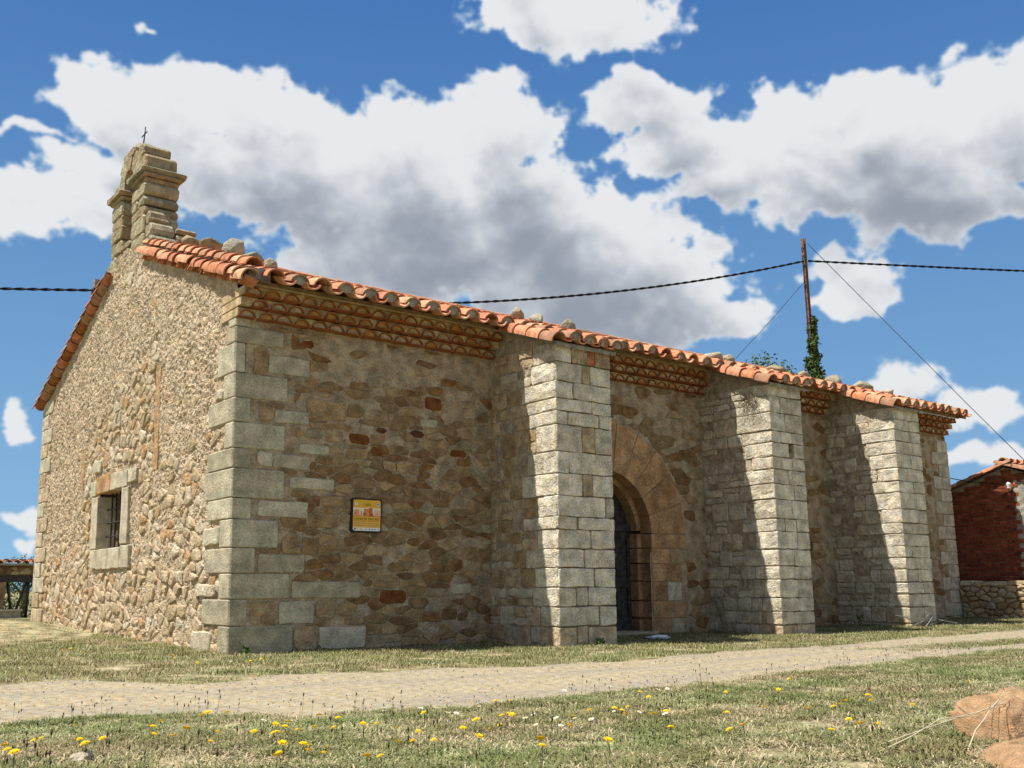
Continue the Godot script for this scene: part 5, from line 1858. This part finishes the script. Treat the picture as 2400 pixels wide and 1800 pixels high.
	for q in [[12.05, 0.9, "tall green weed standing before the wall beside the last buttress"], [0.12, 0.14, "small green weed at the foot of the near corner stones"], [4.6, 1.75, "low green weed at the foot of the first buttress"]]:
		var y := ground_y(q[0], q[1])
		var t := thing("weed", q[2], "plant", Vector3(q[0], y, q[1]))
		var hgt := 0.32 if q[0] > 10 else 0.1
		var stt := tool()
		tube(stt, [Vector3.ZERO, Vector3(0.01, hgt, 0.0)], [0.006, 0.003], 4)
		part("stem", done(stt), mats.wood_mid, t)
		part("foliage", leaves([[Vector3(0, hgt * 0.55, 0), Vector3(0.08, hgt * 0.5, 0.08)]], 90, 0.045, int(q[0] * 10), Color(0.08, 0.14, 0.03)), mats.leaf, t)

# ---------------------------------------------------------------- grass and flowers
func tuft(sd: int, blades: int, hmin: float, hmax: float, spread: float, dry: float, lie := 0.5) -> ArrayMesh:
	var r := RandomNumberGenerator.new()
	r.seed = sd
	var vs := PackedVector3Array()
	var ns := PackedVector3Array()
	var cs := PackedColorArray()
	for k in blades:
		var p := Vector3(r.randfn() * spread, 0, r.randfn() * spread)
		var ang := r.randf() * TAU
		var out := Vector3(cos(ang), 0, sin(ang))
		var side := Vector3(-out.z, 0, out.x)
		var h := r.randf_range(hmin, hmax)
		var w := r.randf_range(0.0012, 0.0026)
		var bend := r.randf_range(0.2, 1.0) + lie * r.randf_range(0.2, 1.4)
		var m := p + Vector3.UP * h * (0.62 - 0.14 * bend) + out * h * bend * 0.4
		var t := p + Vector3.UP * h * maxf(0.12, 1.0 - 0.42 * bend) + out * h * bend
		var col := Color(0.13, 0.15, 0.055).lerp(Color(0.215, 0.20, 0.088), r.randf())
		if r.randf() < dry:
			col = Color(0.47, 0.40, 0.25).lerp(Color(0.31, 0.26, 0.15), r.randf())
		var n := (Vector3.UP - out * 0.35).normalized()
		var q := [p - side * w, p + side * w, m + side * w * 0.9, m - side * w * 0.9]
		for i in [0, 2, 1, 0, 3, 2]:
			vs.append(q[i]); ns.append(n); cs.append(col)
		for v in [q[3], t, q[2]]:
			vs.append(v); ns.append(n); cs.append(col)
	var arr := []
	arr.resize(Mesh.ARRAY_MAX)
	arr[Mesh.ARRAY_VERTEX] = vs; arr[Mesh.ARRAY_NORMAL] = ns; arr[Mesh.ARRAY_COLOR] = cs
	var am := ArrayMesh.new()
	am.add_surface_from_arrays(Mesh.PRIMITIVE_TRIANGLES, arr)
	return am

func scatter(called: String, label: String, mesh: Mesh, spots: Array) -> void:
	var mm := MultiMesh.new()
	mm.transform_format = MultiMesh.TRANSFORM_3D
	mm.use_colors = true
	mm.mesh = mesh
	mm.instance_count = spots.size()
	for i in spots.size():
		var s: Array = spots[i]
		var b := Basis(Vector3.UP, rng.randf() * TAU).scaled(Vector3.ONE * s[2])
		mm.set_instance_transform(i, Transform3D(b, Vector3(s[0], ground_y(s[0], s[1]) - 0.004, s[1])))
		var g := rng.randf_range(0.75, 1.25)
		mm.set_instance_color(i, Color(g * s[3], g, g * s[3] * 0.95))
	var mi := MultiMeshInstance3D.new()
	mi.name = called
	mi.multimesh = mm
	mi.material_override = mats.grass
	mi.set_meta("kind", "stuff")
	mi.set_meta("label", label)
	mi.set_meta("category", "grass")
	add_child(mi, true)

func on_building(x: float, z: float) -> bool:
	if x > 0.0 and x < 17.7 and z < 0.02 and z > -11:
		return true
	for k in 3:
		if x > B_X[k] - 0.02 and x < B_X[k] + B_W[k] + 0.02 and z < B_D + 0.03 and z > -1:
			return true
	return x > 17.4 and z > -0.1 and z < 4.0

func grass_and_flowers() -> void:
	var near := [[], [], []]
	var far := [[], []]
	for i in 60000:
		# the foreground green, thicker where it stands close to the track edge view
		var x := -6.0 + 20.0 * pow(rng.randf(), 1.5)
		var z := rng.randf_range(4.9, 11.6)
		var k := in_track(x, z)
		var fray := 0.16 * nz.get_noise_2d(x * 2.5, z * 2.5)
		if k > -0.05 + fray or z < edge_at(NEAR_EDGE, x) - 0.3:
			continue
		var patch := nz.get_noise_2d(x * 0.9, z * 0.9) + 0.6 * nz.get_noise_2d(x * 3.1 + 40.0, z * 3.1)
		if rng.randf() < 0.85 * bare_earth(x, z):
			continue
		var kind := 0 if patch > 0.05 else 1
		if rng.randf() < 0.25:
			kind = 1 - kind
		var warm := 1.0 + 0.25 * nz.get_noise_2d(x * 0.5 + 7.0, z * 0.5)
		near[kind].append([x, z, rng.randf_range(0.7, 1.25), warm])
		if k < -0.12 and (rng.randf() < 0.006 or (k > -0.6 and rng.randf() < 0.012)):
			near[2].append([x, z, rng.randf_range(0.7, 1.2), 1.0])
	for i in 60000:
		var x := rng.randf_range(-7.0, 22.0)
		var z := rng.randf_range(-13.0, 4.2)
		if x > 0.3 and z < -0.2:
			continue
		if on_building(x, z) or in_track(x, z) > -0.03 + 0.18 * nz.get_noise_2d(x * 2.5, z * 2.5):
			continue
		if rng.randf() < 0.9 * bare_earth(x, z):
			continue
		var patch := nz.get_noise_2d(x * 0.9, z * 0.9) + 0.6 * nz.get_noise_2d(x * 3.1 + 40.0, z * 3.1)
		var kind := 0 if patch > -0.02 else 1
		far[kind].append([x, z, rng.randf_range(0.8, 1.5), 1.0 + 0.2 * nz.get_noise_2d(x * 0.5 + 7.0, z * 0.5)])
	# a strip of grass tufts inside the far rut of the track
	for i in 2600:
		var t := pow(rng.randf(), 0.7)
		var x := 6.3 + t * 9.0
		var z := 4.95 + 0.06 * (x - 7.0) + rng.randfn() * 0.16
		if nz.get_noise_2d(x * 1.6, 77.0) > 0.35 - 0.08 * (x - 6.0):
			continue
		far[0].append([x, z, rng.randf_range(0.7, 1.1), 1.0])
	scatter("grass", "short green and yellow grass in front of the track", tuft(1, 18, 0.015, 0.06, 0.03, 0.30), near[0])
	scatter("grass", "dry straw coloured grass in front of the track", tuft(2, 18, 0.015, 0.055, 0.036, 0.75, 1.3), near[1])
	scatter("grass", "thin dark seed stalks standing along the edge of the track", stalks(3), near[2])
	scatter("grass", "short green grass between the track and the chapel", tuft(4, 20, 0.02, 0.06, 0.045, 0.25), far[0])
	scatter("grass", "dry cut grass between the track and the chapel", tuft(5, 20, 0.02, 0.06, 0.05, 0.7, 1.2), far[1])
	flowers()

func stalks(sd: int) -> ArrayMesh:
	var r := RandomNumberGenerator.new()
	r.seed = sd
	var st := tool()
	for k in 3:
		var p := Vector3(r.randfn() * 0.03, 0, r.randfn() * 0.03)
		var q := p + Vector3(r.randfn() * 0.015, r.randf_range(0.07, 0.13), r.randfn() * 0.015)
		st.set_color(Color(0.14, 0.13, 0.05))
		tube(st, [p, q], [0.001, 0.0008], 3)
		st.set_color(Color(0.075, 0.06, 0.035))
		tube(st, [q, q + Vector3(0, 0.009, 0), q + Vector3(0, 0.02, 0)], [0.002, 0.0042, 0.001], 5)
	return done(st)

func flower_head(r: float, petals: int, petal: Color, heart: Color, heart_r: float) -> ArrayMesh:
	var st := tool()
	st.set_smooth_group(-1)
	for layer in (2 if heart_r < 0.4 * r else 1):
		for k in petals:
			var a := TAU * (k + layer * 0.5) / petals
			var d := Vector3(cos(a), 0, sin(a))
			var s := Vector3(-d.z, 0, d.x)
			var rr := r * (1.0 - 0.3 * layer) * rng.randf_range(0.9, 1.05)
			var h := 0.003 + 0.004 * layer
			var w := rr * 2.6 / petals
			st.set_color(petal * rng.randf_range(0.9, 1.05))
			var p0 := d * heart_r * 0.5 + Vector3(0, h, 0)
			var p1 := d * rr * 0.7 + s * w + Vector3(0, h + r * 0.22, 0)
			var p2 := d * rr + Vector3(0, h + r * 0.2, 0)
			var p3 := d * rr * 0.7 - s * w + Vector3(0, h + r * 0.22, 0)
			quad(st, p0, p3, p2, p1)
	st.set_color(heart)
	for k in 8:
		var a := TAU * k / 8
		var b := TAU * (k + 1) / 8
		tri(st, Vector3(0, 0.009, 0), Vector3(cos(b), 0, sin(b)) * heart_r + Vector3(0, 0.005, 0), Vector3(cos(a), 0, sin(a)) * heart_r + Vector3(0, 0.005, 0))
	return done(st)

func flowers() -> void:
	var yel := []
	var whi := []
	var stems := []
	for v in 3:
		yel.append(flower_head(0.0150 + 0.0015 * v, 15, Color(0.86, 0.62, 0.02), Color(0.74, 0.42, 0.01), 0.005))
		whi.append(flower_head(0.0125 + 0.001 * v, 13, Color(0.78, 0.78, 0.74), Color(0.65, 0.45, 0.03), 0.006))
		var st := tool()
		st.set_color(Color(0.10, 0.14, 0.04))
		tube(st, [Vector3(0, -0.012, 0), Vector3(0.006, 0.03, 0.002), Vector3(0.0, 0.055, 0.0)], [0.0016, 0.0014, 0.0012], 4)
		stems.append(done(st))
	for kind in 2:
		var list: Array = YELLOW if kind == 0 else WHITE
		for q in list:
			var before: bool = q[1] > 4.5
			var word := "yellow dandelion-like flower" if kind == 0 else "small white daisy"
			var label := "%s in the grass %s" % [word, "in front of the track" if before else "beside the gable wall"]
			var f := thing("yellow_flower" if kind == 0 else "white_daisy", label, "flower", Vector3(q[0], ground_y(q[0], q[1]), q[1]), ("yellow flowers" if kind == 0 else "white daisies") + (" before the track" if before else " by the gable"))
			var s := rng.randf_range(0.9, 1.3) if before else rng.randf_range(1.0, 1.3)
			f.rotation.y = rng.randf() * TAU
			var v := rng.randi() % 3
			part("stem", stems[v], mats.petal, f).scale = Vector3.ONE * s
			var h := part("flower_head", (yel if kind == 0 else whi)[v], mats.petal, f, Vector3(0, 0.055 * s, 0))
			h.scale = Vector3.ONE * s
			h.rotation = Vector3(rng.randf_range(-0.4, 0.4), 0, rng.randf_range(-0.4, 0.4))
